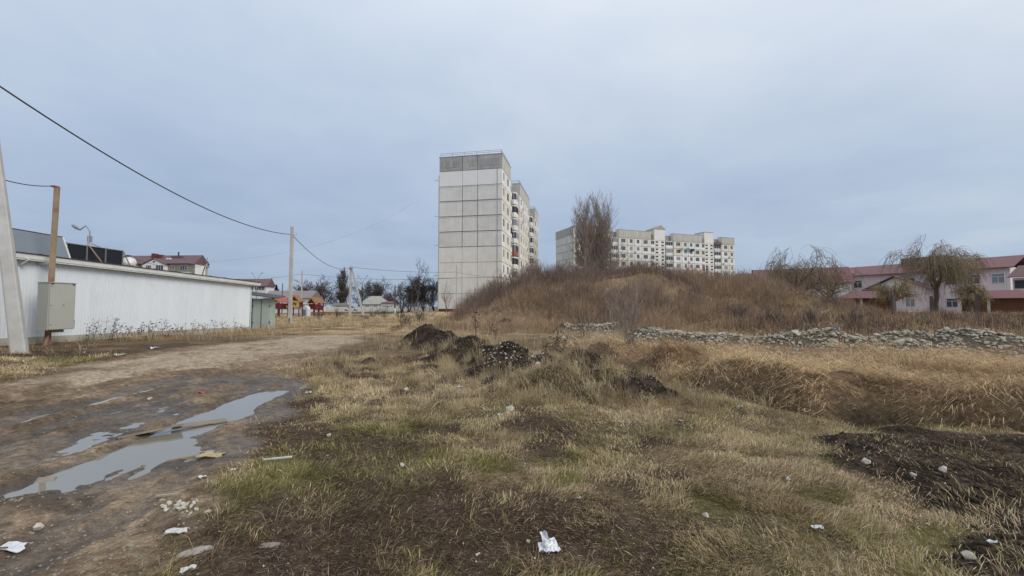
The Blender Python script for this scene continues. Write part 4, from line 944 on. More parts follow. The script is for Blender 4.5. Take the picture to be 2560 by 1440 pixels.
for (q0, q1), cols_ in zip(SECF, COLF):
    a, b = fxl(q0), fxl(q1)
    MB().box(a + .1, b - .1, PT, 1.6, -2, FT - .1).build('bay_core', M_JOINT, far)
    wc = [(fxl(p), w) for p, w in cols_]
    edges = [a] + [(wc[i][0] + wc[i + 1][0]) / 2 for i in range(len(wc) - 1)] + [b]
    for r in range(NROW):
        z0 = FB + r * FLH
        for i, (c_, w_) in enumerate(wc):
            p0, p1 = edges[i], edges[i + 1]
            wt = M_PANELW if (q0 == 1686 and r in (3, 4)) else (M_SIDEW if random.random() < .5 else M_CREAM)
            put('wall_panel', holed('wall_panel', p1 - p0 - .16, FLH - .18, PT, ((round(c_ - p0 - w_/2 - .08, 2), round(c_ - p0 + w_/2 - .08, 2), .9, 2.35),), wt), far, (p0 + .08, 0, z0 + .09))
            window(far, (c_, .13, z0 + .99), (0, 0, 0), w_, 1.45, 'three' if w_ > 1.5 else 'two')
    at_ = MB().box(a, b, -.05, PT - .005, .02, 2.88).build('attic_panel', M_ATTICC, far, (0, 0, FAT))
    for k in range(int((b - a) / 1.25)): MB().box(a + .5 + k * 1.25, a + .62 + k * 1.25, -.075, -.053, .12, .75).build('attic_rib', M_JOINT, at_)
    MB().box(a - .06, b + .06, -.10, 2.2, FT, FT + .12).build('roof_edge', M_ATTIC, far)
    MB().box(a, a + .14, .17, 1.5, -2, FT - .02).build('return_wall', M_PANELL, far)
# gable end panels (facing -x at the left)
MB().box(.0, .18, .17, FD, -2, FT).build('gable_core', M_JOINT, far)
gw_ = [(.2, 4.6), (4.6, 8.2), (8.2, FD)]
for r in range(NROW):
    for a, b in gw_: MB().box(-.1, -.003, a + .07, b - .07, .08, FLH - .08).build('gable_panel', M_PANELL, far, (0, 0, FB + r * FLH))
for a, b in gw_: MB().box(-.14, -.003, a + .04, b - .04, .02, 2.88).build('attic_panel', M_ATTICC, far, (0, 0, FAT))
# stair towers
def stair(q0, q1, up, gable):
    a, b = fxl(q0), fxl(q1); top_ = FT + up
    o = MB().box(a, b, .45, 5.5, -2, top_).build('stair_tower', M_PANELL, far)
    for r in range(NROW):
        for k in (0, 1):
            for q in (a + (b - a) * .22, a + (b - a) * .76):
                MB().box(q - .55, q + .55, .38, .448, 0, .55).build('vent_window', M_GLASS, o, (0, 0, FB + r * FLH + .6 + k * 1.25))
    for z_ in [FB + r * FLH for r in range(NROW + 1)]: MB().box(a - .02, b + .02, .42, .446, z_ - .05, z_ + .05).build('joint_band', M_JOINTL, o)
    if gable:
        m_ = (a + b) / 2 + .6
        MB().prism([(a - .3, top_ + .005), (b + .3, top_ + .005), (m_, top_ + 1.6)], 'y', .3, 5.7).build('gable_roof', M_ATTIC, o)
    else: MB().box(a - .1, b + .1, .35, 5.6, top_ + .005, top_ + .2).build('roof_edge', M_ATTIC, o)
stair(1509, 1527, 1.2, False); stair(1640, 1667, 1.4, True); stair(1766, 1789, 1.6, False)
# recess balconies
def fbalc(q0, q1, seq):
    a, b = fxl(q0) + .1, fxl(q1) - .1
    for r in range(NROW):
        z0 = FB + r * FLH; st = seq[r % len(seq)]
        o = MB().box(a, b, .25, 1.5, .05, 1.05).build('balcony', {'w': M_PANELW, 'c': M_CREAM, 'b': M_BRICKB, 'g': M_PANELL}[st], far, (0, 0, z0))
        if st == 'b': MB().box(a, a + (b - a) * .45, .22, .3, 1.06, 2.6).build('brick_infill', M_BRICKB, o)
        n = max(2, int((b - a) / .9))
        for i in range(n + 1): q = a + .05 + (b - a - .1) * i / n; MB().box(q - .04, q + .04, .30, .36, 1.053, 2.45).build('glazing_bar', M_FRAME, o)
        MB().box(a + .05, b - .05, .37, 1.45, 1.053, 2.45).build('glazing', M_GLASS if st != 'g' else M_GLASSL, o)
        MB().box(a, b, .28, 1.5, 2.453, 2.75).build('balcony_slab', M_CREAM, o)
fbalc(1530, 1548, 'cwcgccg'); fbalc(1630, 1640, 'cbwcwcw'); fbalc(1668, 1686, 'cwwccgw'); fbalc(1758, 1766, 'cwcbwcw'); fbalc(1790, 1806, 'cbbwcwc')
MB().prism([(fxl(1792) - .5, FAT - .2), (fxl(1806), FAT - .2), (fxl(1804), FAT + .8), (fxl(1795), FAT + .8)], 'y', -.6, 1.4).build('awning', M_ROOFBROWN, far)
for px_, r in [(1571, 3), (1724, 4), (1738, 2), (1826, 5), (1811, 4), (1706, 1), (1624, 2), (1590, 5)]: aircon(far, (fxl(px_), -.01, FB + r * FLH + .3))
ln_ = fxl(1694); 
for i, (c_, w_) in enumerate([((.30, .25, .20), 1.2), ((.10, .25, .28), 2.2), ((.03, .03, .06), 2.0)]):
    m = mat('laundry%d' % i, c_, .9, .2); q = ln_ + 1.4 + i * 2.4
    MB().add([(q, -.5, 0), (q + w_, -.6, .1), (q + w_ * .95, -.45, 1.1 + .3 * (i % 2)), (q + .05, -.45, 1.0)], [(0, 1, 2, 3)]).build('laundry', m, far, (0, 0, FB + 5 * FLH + 1.9))
# ================================================================== FAR LEFT: houses, fence, street, playground
def local_px(px, Z): return (px - CX) / F * Z
def hall(name, label, x0, x1, Z, D, eave, ridge, wallm, roofm, rot=0.0, hip=0.0, base=-.3, ov=.4):
    """house facing the camera: origin at front-left corner, x right, y back; gabled or hipped roof with ridge along x"""
    o = thing(name, label, 'building', (x0, Z, 0), rot); Ln = x1 - x0
    MB().box(0, Ln, 0, D, base, eave).build('wall', wallm, o)
    h = hip; m = MB(); t = .12
    A = [(-ov, -ov, eave), (Ln + ov, -ov, eave), (Ln + ov, D + ov, eave), (-ov, D + ov, eave), (h - ov * (h == 0), D / 2, ridge), (Ln - h + ov * (h == 0), D / 2, ridge)]
    A2 = [(a, b, c + t) for a, b, c in A]
    m.add([(a, b, c + .006) for a, b, c in A] + A2, [(6, 7, 11, 10), (7, 8, 11), (8, 9, 10, 11), (9, 6, 10), (0, 1, 7, 6), (1, 2, 8, 7), (2, 3, 9, 8), (3, 0, 6, 9), (0, 3, 2, 1)])
    m.build('roof', roofm, o); return o
M_GREENDOOR = mat('dark_green_sheet', (0.03, 0.075, 0.065), .6, .1)
# big brown-roofed house behind the shed
x0 = local_px(270, 100); x1 = local_px(497, 100)
hb = hall('apartment_house', 'brown-roofed three-storey house with white gables behind the shed', x0, x1, 100, 3.6, P(400, 661, 100).z, P(400, 641, 101.8).z, M_GREYGREEN, M_ROOFBROWN, R(-4))
L_ = x1 - x0
def gab(a, b, pk, zb):
    z1 = P(400, 664, 100).z; m = MB().prism([(a, zb), (b, zb), (b, z1), ((a + b) / 2, pk), (a, z1)], 'y', -.8, 1.5)
    g = m.build('gable', M_WHITEWALL, hb)
    for s in (0, 1):
        p0 = ((a + b) / 2, pk + .12); p1 = ((a - .3, z1 + .0) if s == 0 else (b + .3, z1))
        MB().prism([p0, p1, (p1[0], p1[1] + .12), (p0[0], p0[1] + .14)], 'y', -1.0, 1.6).build('gable_roof', M_ROOFBROWN, g)
    return g
lx = lambda px: local_px(px, 100) - x0
g1 = gab(lx(302), lx(349), P(320, 648, 99).z, 0); g2 = gab(lx(367), lx(427), P(395, 649, 99).z, 0)
MB().box(lx(333), lx(347), -.85, -.803, P(340, 677, 99).z, P(340, 656, 99).z).build('shutter', M_GREENDOOR, g1)
MB().lathe([(.25, 0), (.25, .03)], 10).build('round_window', M_GLASS, g2, (lx(397), -.803, P(396, 655, 99).z), (R(90), 0, 0))
zw = P(0, 676, 99).z
for px, w, yy in ((384, 1.3, -.82), (413, 1.9, -.82), (438, 1.1, -.02), (468, 1.8, -.02)): window(hb, (lx(px), yy, zw), (0, 0, 0), w, 1.2, 'three', glass=M_GLASS)
zw2 = P(0, 692, 99).z
for px, w in ((440, 1.6), (468, 2.2), (484, 1.2)): window(hb, (lx(px), -.02, zw2 - .2), (0, 0, 0), w, 1.2, 'two')
MB().box(lx(429), lx(484), -.06, -.003, P(0, 697, 100).z, P(0, 681, 100).z).build('white_band', M_WHITEWALL, hb)
MB().prism([(0, 0), (3.6, 0), (3.6, P(0, 661, 100).z), (1.8, P(0, 643, 101.8).z), (0, P(0, 661, 100).z)], 'x', L_ + .004, L_ + .12).build('end_gable', M_WHITEWALL, hb)
for a, b, zt_ in ((371, 379, 637), (384, 396, 640), (300, 306, 640)): MB().box(lx(a), lx(b), 1.0, 2.2, P(0, 652, 100).z, P(0, zt_, 103).z).build('chimney', M_BRICKRED, hb)
MB().box(lx(424), lx(454), 1.0, 2.2, P(0, 653, 100).z, P(0, 643, 102).z).build('chimney_block', M_ROOFBROWN, hb)
MB().tube([(lx(438), 1.6, P(0, 644, 102).z), (lx(438), 1.6, P(0, 632, 102).z)], .16, 8).build('flue', M_DARK, hb)
# long brown-roofed building
x0 = local_px(525, 130); x1 = local_px(664, 130)
lb = hall('apartment_house', 'long house with plain dark brown roof and pale wall of small windows', x0, x1, 130, 4.5, P(0, 716, 130).z, P(0, 698, 132).z, M_WHITEWALL, M_ROOFBROWN, R(1), 0)
for px in (612, 628, 640, 648, 656): window(lb, (local_px(px, 130) - x0, -.02, P(0, 725, 130).z), (0, 0, 0), 1.0, 1.1, 'two', glass=M_GLASS)
# mauve roofed hall behind the playground
x0 = local_px(662, 100); x1 = local_px(776, 100)
mh_ = hall('hall', 'low hall with wide mauve-grey roof behind the playground', x0, x1, 100, 5, P(0, 746, 100).z, P(0, 728, 102.5).z, M_WHITEWALL, M_ROOFMAUVE, 0, 0)
for px in (672, 690, 712, 735, 760): window(mh_, (local_px(px, 100) - x0, -.02, .9), (0, 0, 0), 2.2, 1.2, 'three', glass=M_GLASSL)
# pale house, red-roofed neighbours, dark kiosk
x0 = local_px(900, 150); x1 = local_px(958, 150)
ph_ = hall('cottage', 'pale cottage with hipped grey asbestos roof behind the concrete fence', x0, x1, 150, 9, P(0, 761, 150).z, P(0, 741, 154).z, M_WHITEWALL, M_ROOFGREY, 0, 2.5)
for px in (919, 939): window(ph_, (local_px(px, 150) - x0, -.02, 1.0), (0, 0, 0), 1.3, .9, 'two', glass=M_GLASS)
x0 = local_px(953, 146); x1 = local_px(988, 146)
an = hall('annex', 'low cream annex with a row of small dark windows', x0, x1, 146, 5, P(0, 758, 146).z, P(0, 754, 148).z, M_SIDEW, M_ROOFRED, 0, 1)
for px in (958, 963, 968, 973, 979): window(an, (local_px(px, 146) - x0, -.02, 1.1), (0, 0, 0), .55, .7, 'one', glass=M_GLASS)
hall('cottage', 'small cottage with a steep red roof behind the cream annex', local_px(936, 175), local_px(962, 175), 175, 7, P(0, 755, 175).z, P(0, 743, 178).z, M_WHITEWALL, M_ROOFRED, 0, 1.5)
hall('cottage', 'little house with red-brown roof between annex and dark trees', local_px(962, 180), local_px(990, 180), 180, 6, P(0, 757, 180).z, P(0, 748, 183).z, M_SIDEW, M_ROOFRED, .1, .8)
ks = thing('kiosk', 'dark open-fronted kiosk with sagging grey roof behind the white car', 'kiosk', (local_px(834, 146), 146, 0))
kw = local_px(872, 146) - local_px(834, 146); kh = P(0, 765, 146).z
MB().box(0, kw, .6, 4, -.2, kh).build('body', M_DARK, ks)
MB().box(0, .15, 0, .6, -.2, kh).build('post', M_BARK, ks); MB().box(kw - .15, kw, 0, .6, -.2, kh).build('post', M_BARK, ks)
MB().prism([(-.4, kh + .01), (kw + .6, kh + .01), (kw - .6, kh + 1.1), (.6, kh + 1.0)], 'y', -.4, 4.3).build('roof', M_ROOFGREY, ks)
# concrete panel fence
cf = thing('concrete_fence', 'pale concrete panel fence along the far street', 'fence', (local_px(780, 141), 141, 0))
fl = local_px(1092, 141) - local_px(780, 141); k = int(fl / 2.55); pmesh = MB().box(.06, 2.49, 0, .1, .1, 1.45).mesh('fence_panel', M_PANELL); qmesh = MB().box(-.07, .07, -.04, .14, -.3, 1.6).mesh('fence_post', M_CONC)
for i in range(k):
    if not (7.0 < i * 2.55 + local_px(780, 141) - local_px(834, 141) + 1 < 0): 
        put('fence_panel', pmesh, cf, (i * 2.55, 0, .03 * (i % 3)))
    put('fence_post', qmesh, cf, (i * 2.55, 0, 0))
# street with kerb
M_ASPH = mat('asphalt', (0.085, 0.083, 0.08), .9, .15, 1.0)
tag(MB().box(-120, 2, 126, 134, -.3, .13).build('street', M_ASPH), kind='structure')
tag(MB().box(-120, 2, 125.7, 125.98, -.3, .26).build('kerb', M_PANELL), kind='structure')
# ---------------- cars
M_TYRE = mat('tyre_rubber', (0.02, 0.02, 0.02), .8, .2); M_CARW = mat('white_car_paint', (0.68, 0.70, 0.72), .25, .04, spec=.6); M_CARS = mat('silver_car_paint', (0.50, 0.52, 0.55), .25, .05, metal=.3)
def car(label, loc, rz, paint, estate=False):
    o = thing('parked_car', label, 'car', loc, rz)
    W_ = .86; side = [(-2.15, .35), (-2.2, .62), (-2.05, .86), (-1.25, .92), (1.0, .92), (2.0, .80), (2.2, .60), (2.15, .32)]
    body = MB().prism([(x_, z_) for x_, z_ in side], 'y', -W_, W_); body.build('body', paint, o)
    roof = [(-1.35, .923), (-.75, 1.42), (.35, 1.45), (1.15, .923)] if not estate else [(-2.0, .925), (-1.85, 1.48), (.2, 1.52), (1.1, .925)]
    cab = MB(); wi = W_ - .1; wr = W_ - .24
    vs = [(x_, -(wi if z_ < 1 else wr), z_) for x_, z_ in roof] + [(x_, (wi if z_ < 1 else wr), z_) for x_, z_ in roof]
    cab.add(vs, [(0, 1, 2, 3), (7, 6, 5, 4), (0, 4, 5, 1), (2, 6, 7, 3), (3, 7, 4, 0), (1, 5, 6, 2)]); cab.build('glasshouse', M_GLASS, o)
    a, b = roof[1], roof[2]
    MB().box(a[0] - .06, b[0] + .08, -wr - .02, wr + .02, max(a[1], b[1]) + .004, max(a[1], b[1]) + .05).build('roof', paint, o)
    for x_, z_, x2, z2 in ((roof[0][0], roof[0][1], a[0], a[1]), (roof[3][0], roof[3][1], b[0], b[1]), (-.3, .925, -.3, max(a[1], b[1]))):
        for s in (-1, 1): MB().bar((x_, s * (wi + .01), z_), (x2, s * (wr + .02), z2), .07).build('pillar', paint, o)
    for x_ in (-1.35, 1.35):
        for s in (-1, 1):
            w_ = MB().lathe([(.31, -.1), (.31, .1)], 16).build('wheel', M_TYRE, o, (x_, s * (W_ - .06), .31), (R(90), 0, 0))
            MB().lathe([(.19, -.112), (.19, .112)], 12).build('rim', M_STEEL, w_)
    for s in (-1, 1):
        MB().box(2.14, 2.2, s * .62 - .16, s * .62 + .16, .58, .72).build('headlight', M_GLASSL, o)
        MB().box(-2.2, -2.12, s * .68 - .1, s * .68 + .1, .62, .84).build('tail_light', M_BRICKRED, o)
    return o
car('white saloon car parked on the far street behind the strutted pole', (local_px(878, 131), 131, .14), R(182), M_CARW)
car('silver estate car parked before the brown garden hut', (local_px(2084, 78), 78, gz(local_px(2084, 78), 78) + .15), R(8), M_CARS, True)
# ---------------- playground
M_PRED = mat('play_red', (0.14, 0.018, 0.022), .5, .12); M_PROOF = mat('play_roof_red', (0.27, 0.075, 0.055), .5, .1); M_PYEL = mat('play_yellow', (0.46, 0.34, 0.07), .5, .1)
M_PBLUE = mat('play_blue', (0.02, 0.035, 0.12), .5, .1); M_PWHITE = mat('play_white', (0.66, 0.68, 0.72), .5, .1); M_PORG = mat('play_orange', (0.26, 0.11, 0.05), .6, .15)
def ptower(label, px, Z, w, d, h, roofm, rz=0, platz=1.1, emblem=False, panel=None, slide=None, group=None):
    X = local_px(px, Z); z0 = gz(X, Z)
    o = thing('play_tower', label, 'playground tower', (X, Z, z0), rz, group)
    for a in (-1, 1):
        for b in (-1, 1): MB().box(a * w/2 - .06, a * w/2 + .06, b * d/2 - .06, b * d/2 + .06, 0, h * .72).build('post', M_PRED, o)
    MB().box(-w/2, w/2, -d/2, d/2, platz - .08, platz).build('platform', M_PBLUE, o)
    for s in (-1, 1):
        p0 = (0, h); p1 = (s * (w/2 + .28), h * .70); n = (s * .05, .06)
        MB().prism([p0, p1, (p1[0] + n[0], p1[1] + n[1]), (p0[0], p0[1] + .09)], 'y', -d/2 - .2, d/2 + .2).build('roof_slope', roofm, o)
        MB().prism([(0, h - .10), (s * (w/2 + .25), h * .70 - .10), (s * (w/2 + .25), h * .70 - .01), (0, h - .01)], 'y', -d/2 - .26, -d/2 - .205).build('barge_board', M_PYEL, o)
    MB().prism([(-w/2, h * .715), (w/2, h * .715), (0, h * .985)], 'y', -d/2 + .02, -d/2 + .06).build('gable_board', M_PRED, o)
    for s in (-1, 1): MB().box(s * w/2 - .03, s * w/2 + .03, -d/2 + .07, d/2 - .07, platz + .003, platz + .75).build('side_panel', M_PRED, o)
    if panel: MB().box(-w/2 + .08, w/2 - .08, -d/2 - .05, -d/2 - .0, platz + .01, platz + .8).build('front_panel', panel, o)
    if emblem:
        e_ = MB().box(-w/2 - .05, w/2 + .05, -d/2 - .12, -d/2 - .065, platz - .05, platz + .95).build('emblem_board', M_PYEL, o)
        zb = platz + .2
        MB().prism([(-.32, zb), (-.12, zb), (-.12, zb + .16), (.12, zb + .16), (.12, zb), (.32, zb), (.36, zb + .52), (.22, zb + .42), (.14, zb + .58), (.04, zb + .44), (-.02, zb + .64), (-.10, zb + .44), (-.22, zb + .56), (-.36, zb + .48)], 'y', -d/2 - .135, -d/2 - .123).build('crown_mark', M_FRAMEBR, e_)
    if slide:
        m_, s = slide
        q = MB().add([(s * w/2, -.3, platz), (s * w/2, .3, platz), (s * (w/2 + 1.9), .3, .18), (s * (w/2 + 1.9), -.3, .18), (s * w/2, -.3, platz + .06), (s * w/2, .3, platz + .06), (s * (w/2 + 1.9), .3, .24), (s * (w/2 + 1.9), -.3, .24)], [(0,3,2,1),(4,5,6,7),(0,1,5,4),(1,2,6,5),(2,3,7,6),(3,0,4,7)])
        sl_ = q.build('slide', m_, o)
        for b in (-.34, .34): MB().bar((s * w/2, b, platz + .2), (s * (w/2 + 1.9), b, .36), .05, .22).build('slide_rail', m_, sl_)
    return o
ptower('dark red play tower with blue slide beside the green locker', 697, 66, 2.0, 1.7, 3.15, M_PROOF, R(-18), 1.3, panel=M_PRED, slide=(M_PBLUE, -1))
ptower('red play tower with a yellow crown board', 741, 66, 1.35, 1.4, 3.25, M_PORG, R(6), 1.5, emblem=True)
ptower('small red play tower with orange roof and white slide', 786, 70, 1.0, 1.2, 3.0, M_PORG, R(-10), 1.2, panel=M_PRED, slide=(M_PWHITE, -1))
ptower('narrow red play tower with orange roof and no slide', 797, 72, .9, 1.2, 2.95, M_PORG, R(-10), 1.0, panel=M_PYEL)
bx_ = local_px(717, 66.5); br = thing('play_bridge', 'blue and yellow railed bridge between the two red play towers', 'playground bridge', (bx_, 66.5, gz(bx_, 66.5)))
MB().box(-1.0, .75, -.4, .4, 1.15, 1.25).build('deck', M_PBLUE, br); MB().box(-.9, .7, -.45, -.41, 1.26, 1.75).build('rail_panel', M_PYEL, br)
for q in (-.9, .65): MB().box(q - .05, q + .05, -.4, -.3, 0, 1.15).build('post', M_PBLUE, br)
bx_ = local_px(765, 68); wh_ = thing('playhouse', 'small white arched playhouse between the play towers', 'playhouse', (bx_, 68, gz(bx_, 68)))
MB().prism([(-.55, 0), (.55, 0), (.55, 1.1), (.38, 1.5), (0, 1.68), (-.38, 1.5), (-.55, 1.1)], 'y', -.5, .5).build('shell', M_PWHITE, wh_)
MB().box(-.3, .3, -.53, -.503, .1, 1.05).build('door_opening', M_GLASSL, wh_)
bx_ = local_px(712, 65); bn = thing('play_bench', 'low orange plank bench at the foot of the play tower', 'bench', (bx_ - .2, 65, gz(bx_, 65)))
MB().box(-.95, .95, -.18, .18, .38, .45).build('seat', M_PROOF, bn)
for q in (-.8, .8): MB().box(q - .05, q + .05, -.14, .14, 0, .38).build('leg', M_PRED, bn)
bx_ = local_px(812, 69); pf = thing('low_fence', 'low orange timber fence round the sandy play area', 'fence', (bx_, 69, gz(bx_, 69)))
for i in range(9): MB().box(-3.2 + i * .8 - .05, -3.2 + i * .8 + .05, -.05, .05, 0, .62).build('post', M_PORG, pf)
for z_ in (.25, .5): MB().box(-3.3, 3.3, -.085, -.055, z_, z_ + .12).build('rail', M_PORG, pf)
# ================================================================== RIGHT: pink building, huts, wing, posts
pbg = thing('pink_building', 'long two-storey pink building with red metal roof behind the willows', 'building', (72.8, 99.0, 0), math.atan2(-24, 10.9))
Lb, Db = 30.0, 10.0; EV = 8.3; RG = 10.5
MB().box(0, Lb, 0, Db, -.5, EV).build('wall', M_PINK, pbg)
def slab(pts, t): 
    m = MB(); n = len(pts); m.add([p for p in pts] + [(a, b, c + t) for a, b, c in pts], [tuple(range(n - 1, -1, -1)), tuple(range(n, 2 * n))] + [(i, (i + 1) % n, n + (i + 1) % n, n + i) for i in range(n)]); return m
slab([(-.6, -.7, EV - .1), (Lb + .6, -.7, EV - .1), (Lb + .6, Db / 2, RG), (2.8, Db / 2, RG)], .12).build('roof_slope', M_ROOFRED, pbg)
slab([(-.6, -.7, EV - .1), (2.8, Db / 2, RG), (-.6, Db + .7, EV - .1)], .12).build('roof_hip', M_ROOFRED, pbg)
slab([(Lb + .6, Db + .7, EV - .1), (-.6, Db + .7, EV - .1), (2.8, Db / 2 + .01, RG), (Lb + .6, Db / 2 + .01, RG)], .12).build('roof_slope', M_ROOFRED, pbg)
MB().box(-.65, Lb + .6, -.80, -.705, EV - .16, EV - .02).build('gutter', M_ROOFRED, pbg)
for i, q in enumerate((8.4, 10.4, 11.9, 26.0, 28.0)): MB().bar((q, .55, EV + .42), (q + 1.5, .55, EV + .42), .10).build('snow_guard', M_ROOFRED, pbg)
for q in (6.0, 23.2):
    d_ = MB().prism([(q - 1.1, EV + .15), (q + 1.1, EV + .15), (q, EV + 1.0)], 'y', .1, 2.4).build('dormer', M_PANELL, pbg)
    for s in (-1, 1): slab([(q, -.05, EV + 1.02), (q + s * 1.35, -.05, EV + .05), (q + s * 1.35, 2.6, EV + .05), (q, 2.6, EV + 1.02)], .07).build('dormer_roof', M_ROOFBROWN, d_)
for i in range(10):
    q = 1.6 + i * 3.0
    if 9 < q < 12: continue
    for z_ in (1.4, 5.6): window(pbg, (q, -.02, z_), (0, 0, 0), 1.6, 1.65, 'trans', glass=M_GLASS if i % 3 else M_GLASSL)
MB().box(14.0, 21.0, 3.0, 7.0, RG - 1.3, RG + 1.0).build('roof_block', M_ROOFBROWN, pbg)
MB().tube([(Lb - .8, -.1, EV - .2), (Lb - .6, -.12, EV - .8), (Lb - .6, -.12, 0)], .07, 8).build('downpipe', M_WHITEWALL, pbg)
# gabled wing in front
wg = thing('gabled_wing', 'white gabled wing with dark brown roof edges before the pink building', 'building', (local_px(2240, 84), 84, 0), math.atan2(-24, 10.9))
MB().prism([(-4.6, -.5), (4.6, -.5), (4.6, P(0, 721, 84).z), (0, P(0, 693, 84).z), (-4.6, P(0, 721, 84).z)], 'y', 0, 7).build('wall', M_PINK, wg)
MB().prism([(-4.0, P(0, 717, 84).z), (4.0, P(0, 717, 84).z), (0, P(0, 694, 84).z)], 'y', -.06, -.004).build('gable_boarding', M_PANELL, wg)
for s in (-1, 1):
    a = P(0, 691.5, 84).z; b = P(0, 722, 84).z
    slab([(0, -.8, a), (s * 5.5, -.8, b - .25), (s * 5.5, 7, b - .25), (0, 7, a)], .16).build('roof_slope', M_ROOFBROWN, wg)
slab([(-4.8, -2.2, P(0, 722, 84).z - .3), (-1.2, -2.2, P(0, 722, 84).z - .3), (-1.2, -.1, P(0, 722, 84).z + .1), (-4.8, -.1, P(0, 722, 84).z + .1)], .12).build('porch_roof', M_DARK, wg)
for q in (-2.5, 2.2): window(wg, (q, -.02, 1.5), (0, 0, 0), 1.5, 1.5, 'two', glass=M_GLASSL)
# garden huts
def hut(label, pxc, Z, w, h, d, rz, wallm):
    X = local_px(pxc, Z); z0 = gz(X, Z); o = thing('garden_hut', label, 'hut', (X, Z, z0), rz)
    n = int(w / .30)
    pmesh_ = MB().box(0, w / n - .012, 0, .05, 0, h).mesh('board', wallm)
    for i in range(n): put('board', pmesh_, o, (-w/2 + i * w / n, 0, 0))
    MB().box(-w/2 + .05, w/2 - .05, .06, d, 0, h).build('wall', wallm, o)
    MB().box(-w/2 + w * .36, -w/2 + w * .36 + .28, -.06, -.003, 0, h - .1).build('door_post', M_PANELL, o)
    r = MB().add([(-w/2 - .6, -.6, h), (w/2 + .6, -.6, h), (w/2 + .6, d + .6, h), (-w/2 - .6, d + .6, h), (-w/2 + 1.3, d/2, h + 1.15), (w/2 - 1.3, d/2, h + 1.15)], [(0, 1, 5, 4), (1, 2, 5), (2, 3, 4, 5), (3, 0, 4), (3, 2, 1, 0)])
    r.build('roof', M_ROOFRED, o); return o
hut('brown timber garden hut with red hipped roof beside the silver car', 2169, 66, 6.6, 2.2, 4, R(-38), M_WOOD)
hut('wide brown garden hut with pinkish hipped roof below the pink building', 2493, 58, 6.8, 2.3, 4, R(-50), M_WOOD)
# porch at the right edge
pp = thing('porch', 'dark red canopied porch at the end of the pink building', 'porch', (local_px(2562, 66), 66, 0), R(-55))
slab([(-1.6, -1.2, 6.1), (3, -1.2, 6.1), (3, 1.5, 8.0), (-.6, 1.5, 8.0)], .12).build('canopy', M_ROOFBROWN, pp)
MB().box(-1.2, 3, .4, 1.6, 0, 6.1).build('wall', M_PINK, pp); MB().box(-1.0, 2.8, .35, .397, 4.4, 5.7).build('glazing', M_GLASS, pp)
# red-roofed house left of the willows
x0 = 47.5; rh = thing('red_roofed_house', 'white gabled house with wide red roof behind the left willow', 'building', (local_px(2000, 92), 92, 0), R(-28))
zb = P(0, 706, 92).z; zr = P(0, 671, 94).z
MB().prism([(0, -.5), (9, -.5), (9, zb), (4.5, zr), (0, zb)], 'x', 0, 9.0).build('wall', M_WHITEWALL, rh)
for s in (0, 1):
    slab([(-8.5, 4.5, zr + .02), (9.5, 4.5, zr + .02), (9.5, -.8 if s == 0 else 9.8, zb - .42), (-8.5, -.8 if s == 0 else 9.8, zb - .42)], .14).build('roof_slope', M_ROOFRED, rh)
MB().box(-8.0, -.01, .3, 8.7, -.5, zb - .4).build('side_wall', M_SIDEW, rh)
for q in (2.2, 6.0): window(rh, (q, -.02, 2.6), (0, 0, 0), 1.4, 1.5, 'two')
hall('garage', 'low building with long red roof at the foot of the hill', local_px(1838, 100), local_px(1955, 100), 100, 8, P(0, 714, 100).z, P(0, 686, 104).z, M_WHITEWALL, M_ROOFRED, R(-12), 1.5)
fl_ = thing('flue_pipe', 'thin dark flue pipe standing before the red roofs', 'flue', (local_px(1883, 90), 90, 0)); MB().tube([(0, 0, 0), (0, 0, P(0, 678, 90).z)], .14, 8).build('pipe', M_DARK, fl_); MB().lathe([(.22, 0), (.2, .25)], 8).build('cowl', M_DARK, fl_, (0, 0, P(0, 678, 90).z + .003))
sl2 = P(1450, 669, 96); sl3 = thing('street_lamp', 'small white-headed street lamp in front of the far block', 'street lamp', (sl2.x, 96, gz(sl2.x, 96)))
MB().tube([(0, 0, 0), (0, 0, sl2.z - sl3.location.z)], .09, 8, .06).build('post', M_STEEL, sl3); MB().box(-.35, .75, -.14, .14, 0, .17).build('lamp_head', M_WHITEWASH, sl3, (0, 0, sl2.z - sl3.location.z))
# wooden fence posts
for px, pyt, Z, lab in ((2232, 738, 37, 'weathered dark fence post in the brush field beside the brown hut'), (2328, 741, 41, 'weathered dark fence post before the large willow trunk'), (2443, 735, 36, 'weathered dark fence post before the wide brown hut')):
    X = local_px(px, Z); z0 = gz(X, Z); h = P(px, pyt, Z).z - z0
    o = thing('fence_post', lab, 'fence post', (X, Z, z0 - .2), random.random(), 'fence posts standing in the brush field')
    m = MB(); m.add([(-.15, -.13, 0), (.15, -.13, 0), (.15, .13, 0), (-.15, .13, 0), (-.13, -.11, h + .2), (.12, -.12, h + .14), (.12, .11, h + .17), (-.12, .12, h + .22)], [(0,3,2,1),(4,5,6,7),(0,1,5,4),(1,2,6,5),(2,3,7,6),(3,0,4,7)]); m.build('shaft', M_BARKD, o)
pole(1768, 700, 664, 130, 'dark wooden pole before the right stair tower of the far block', M_BARKD, .4, .35)
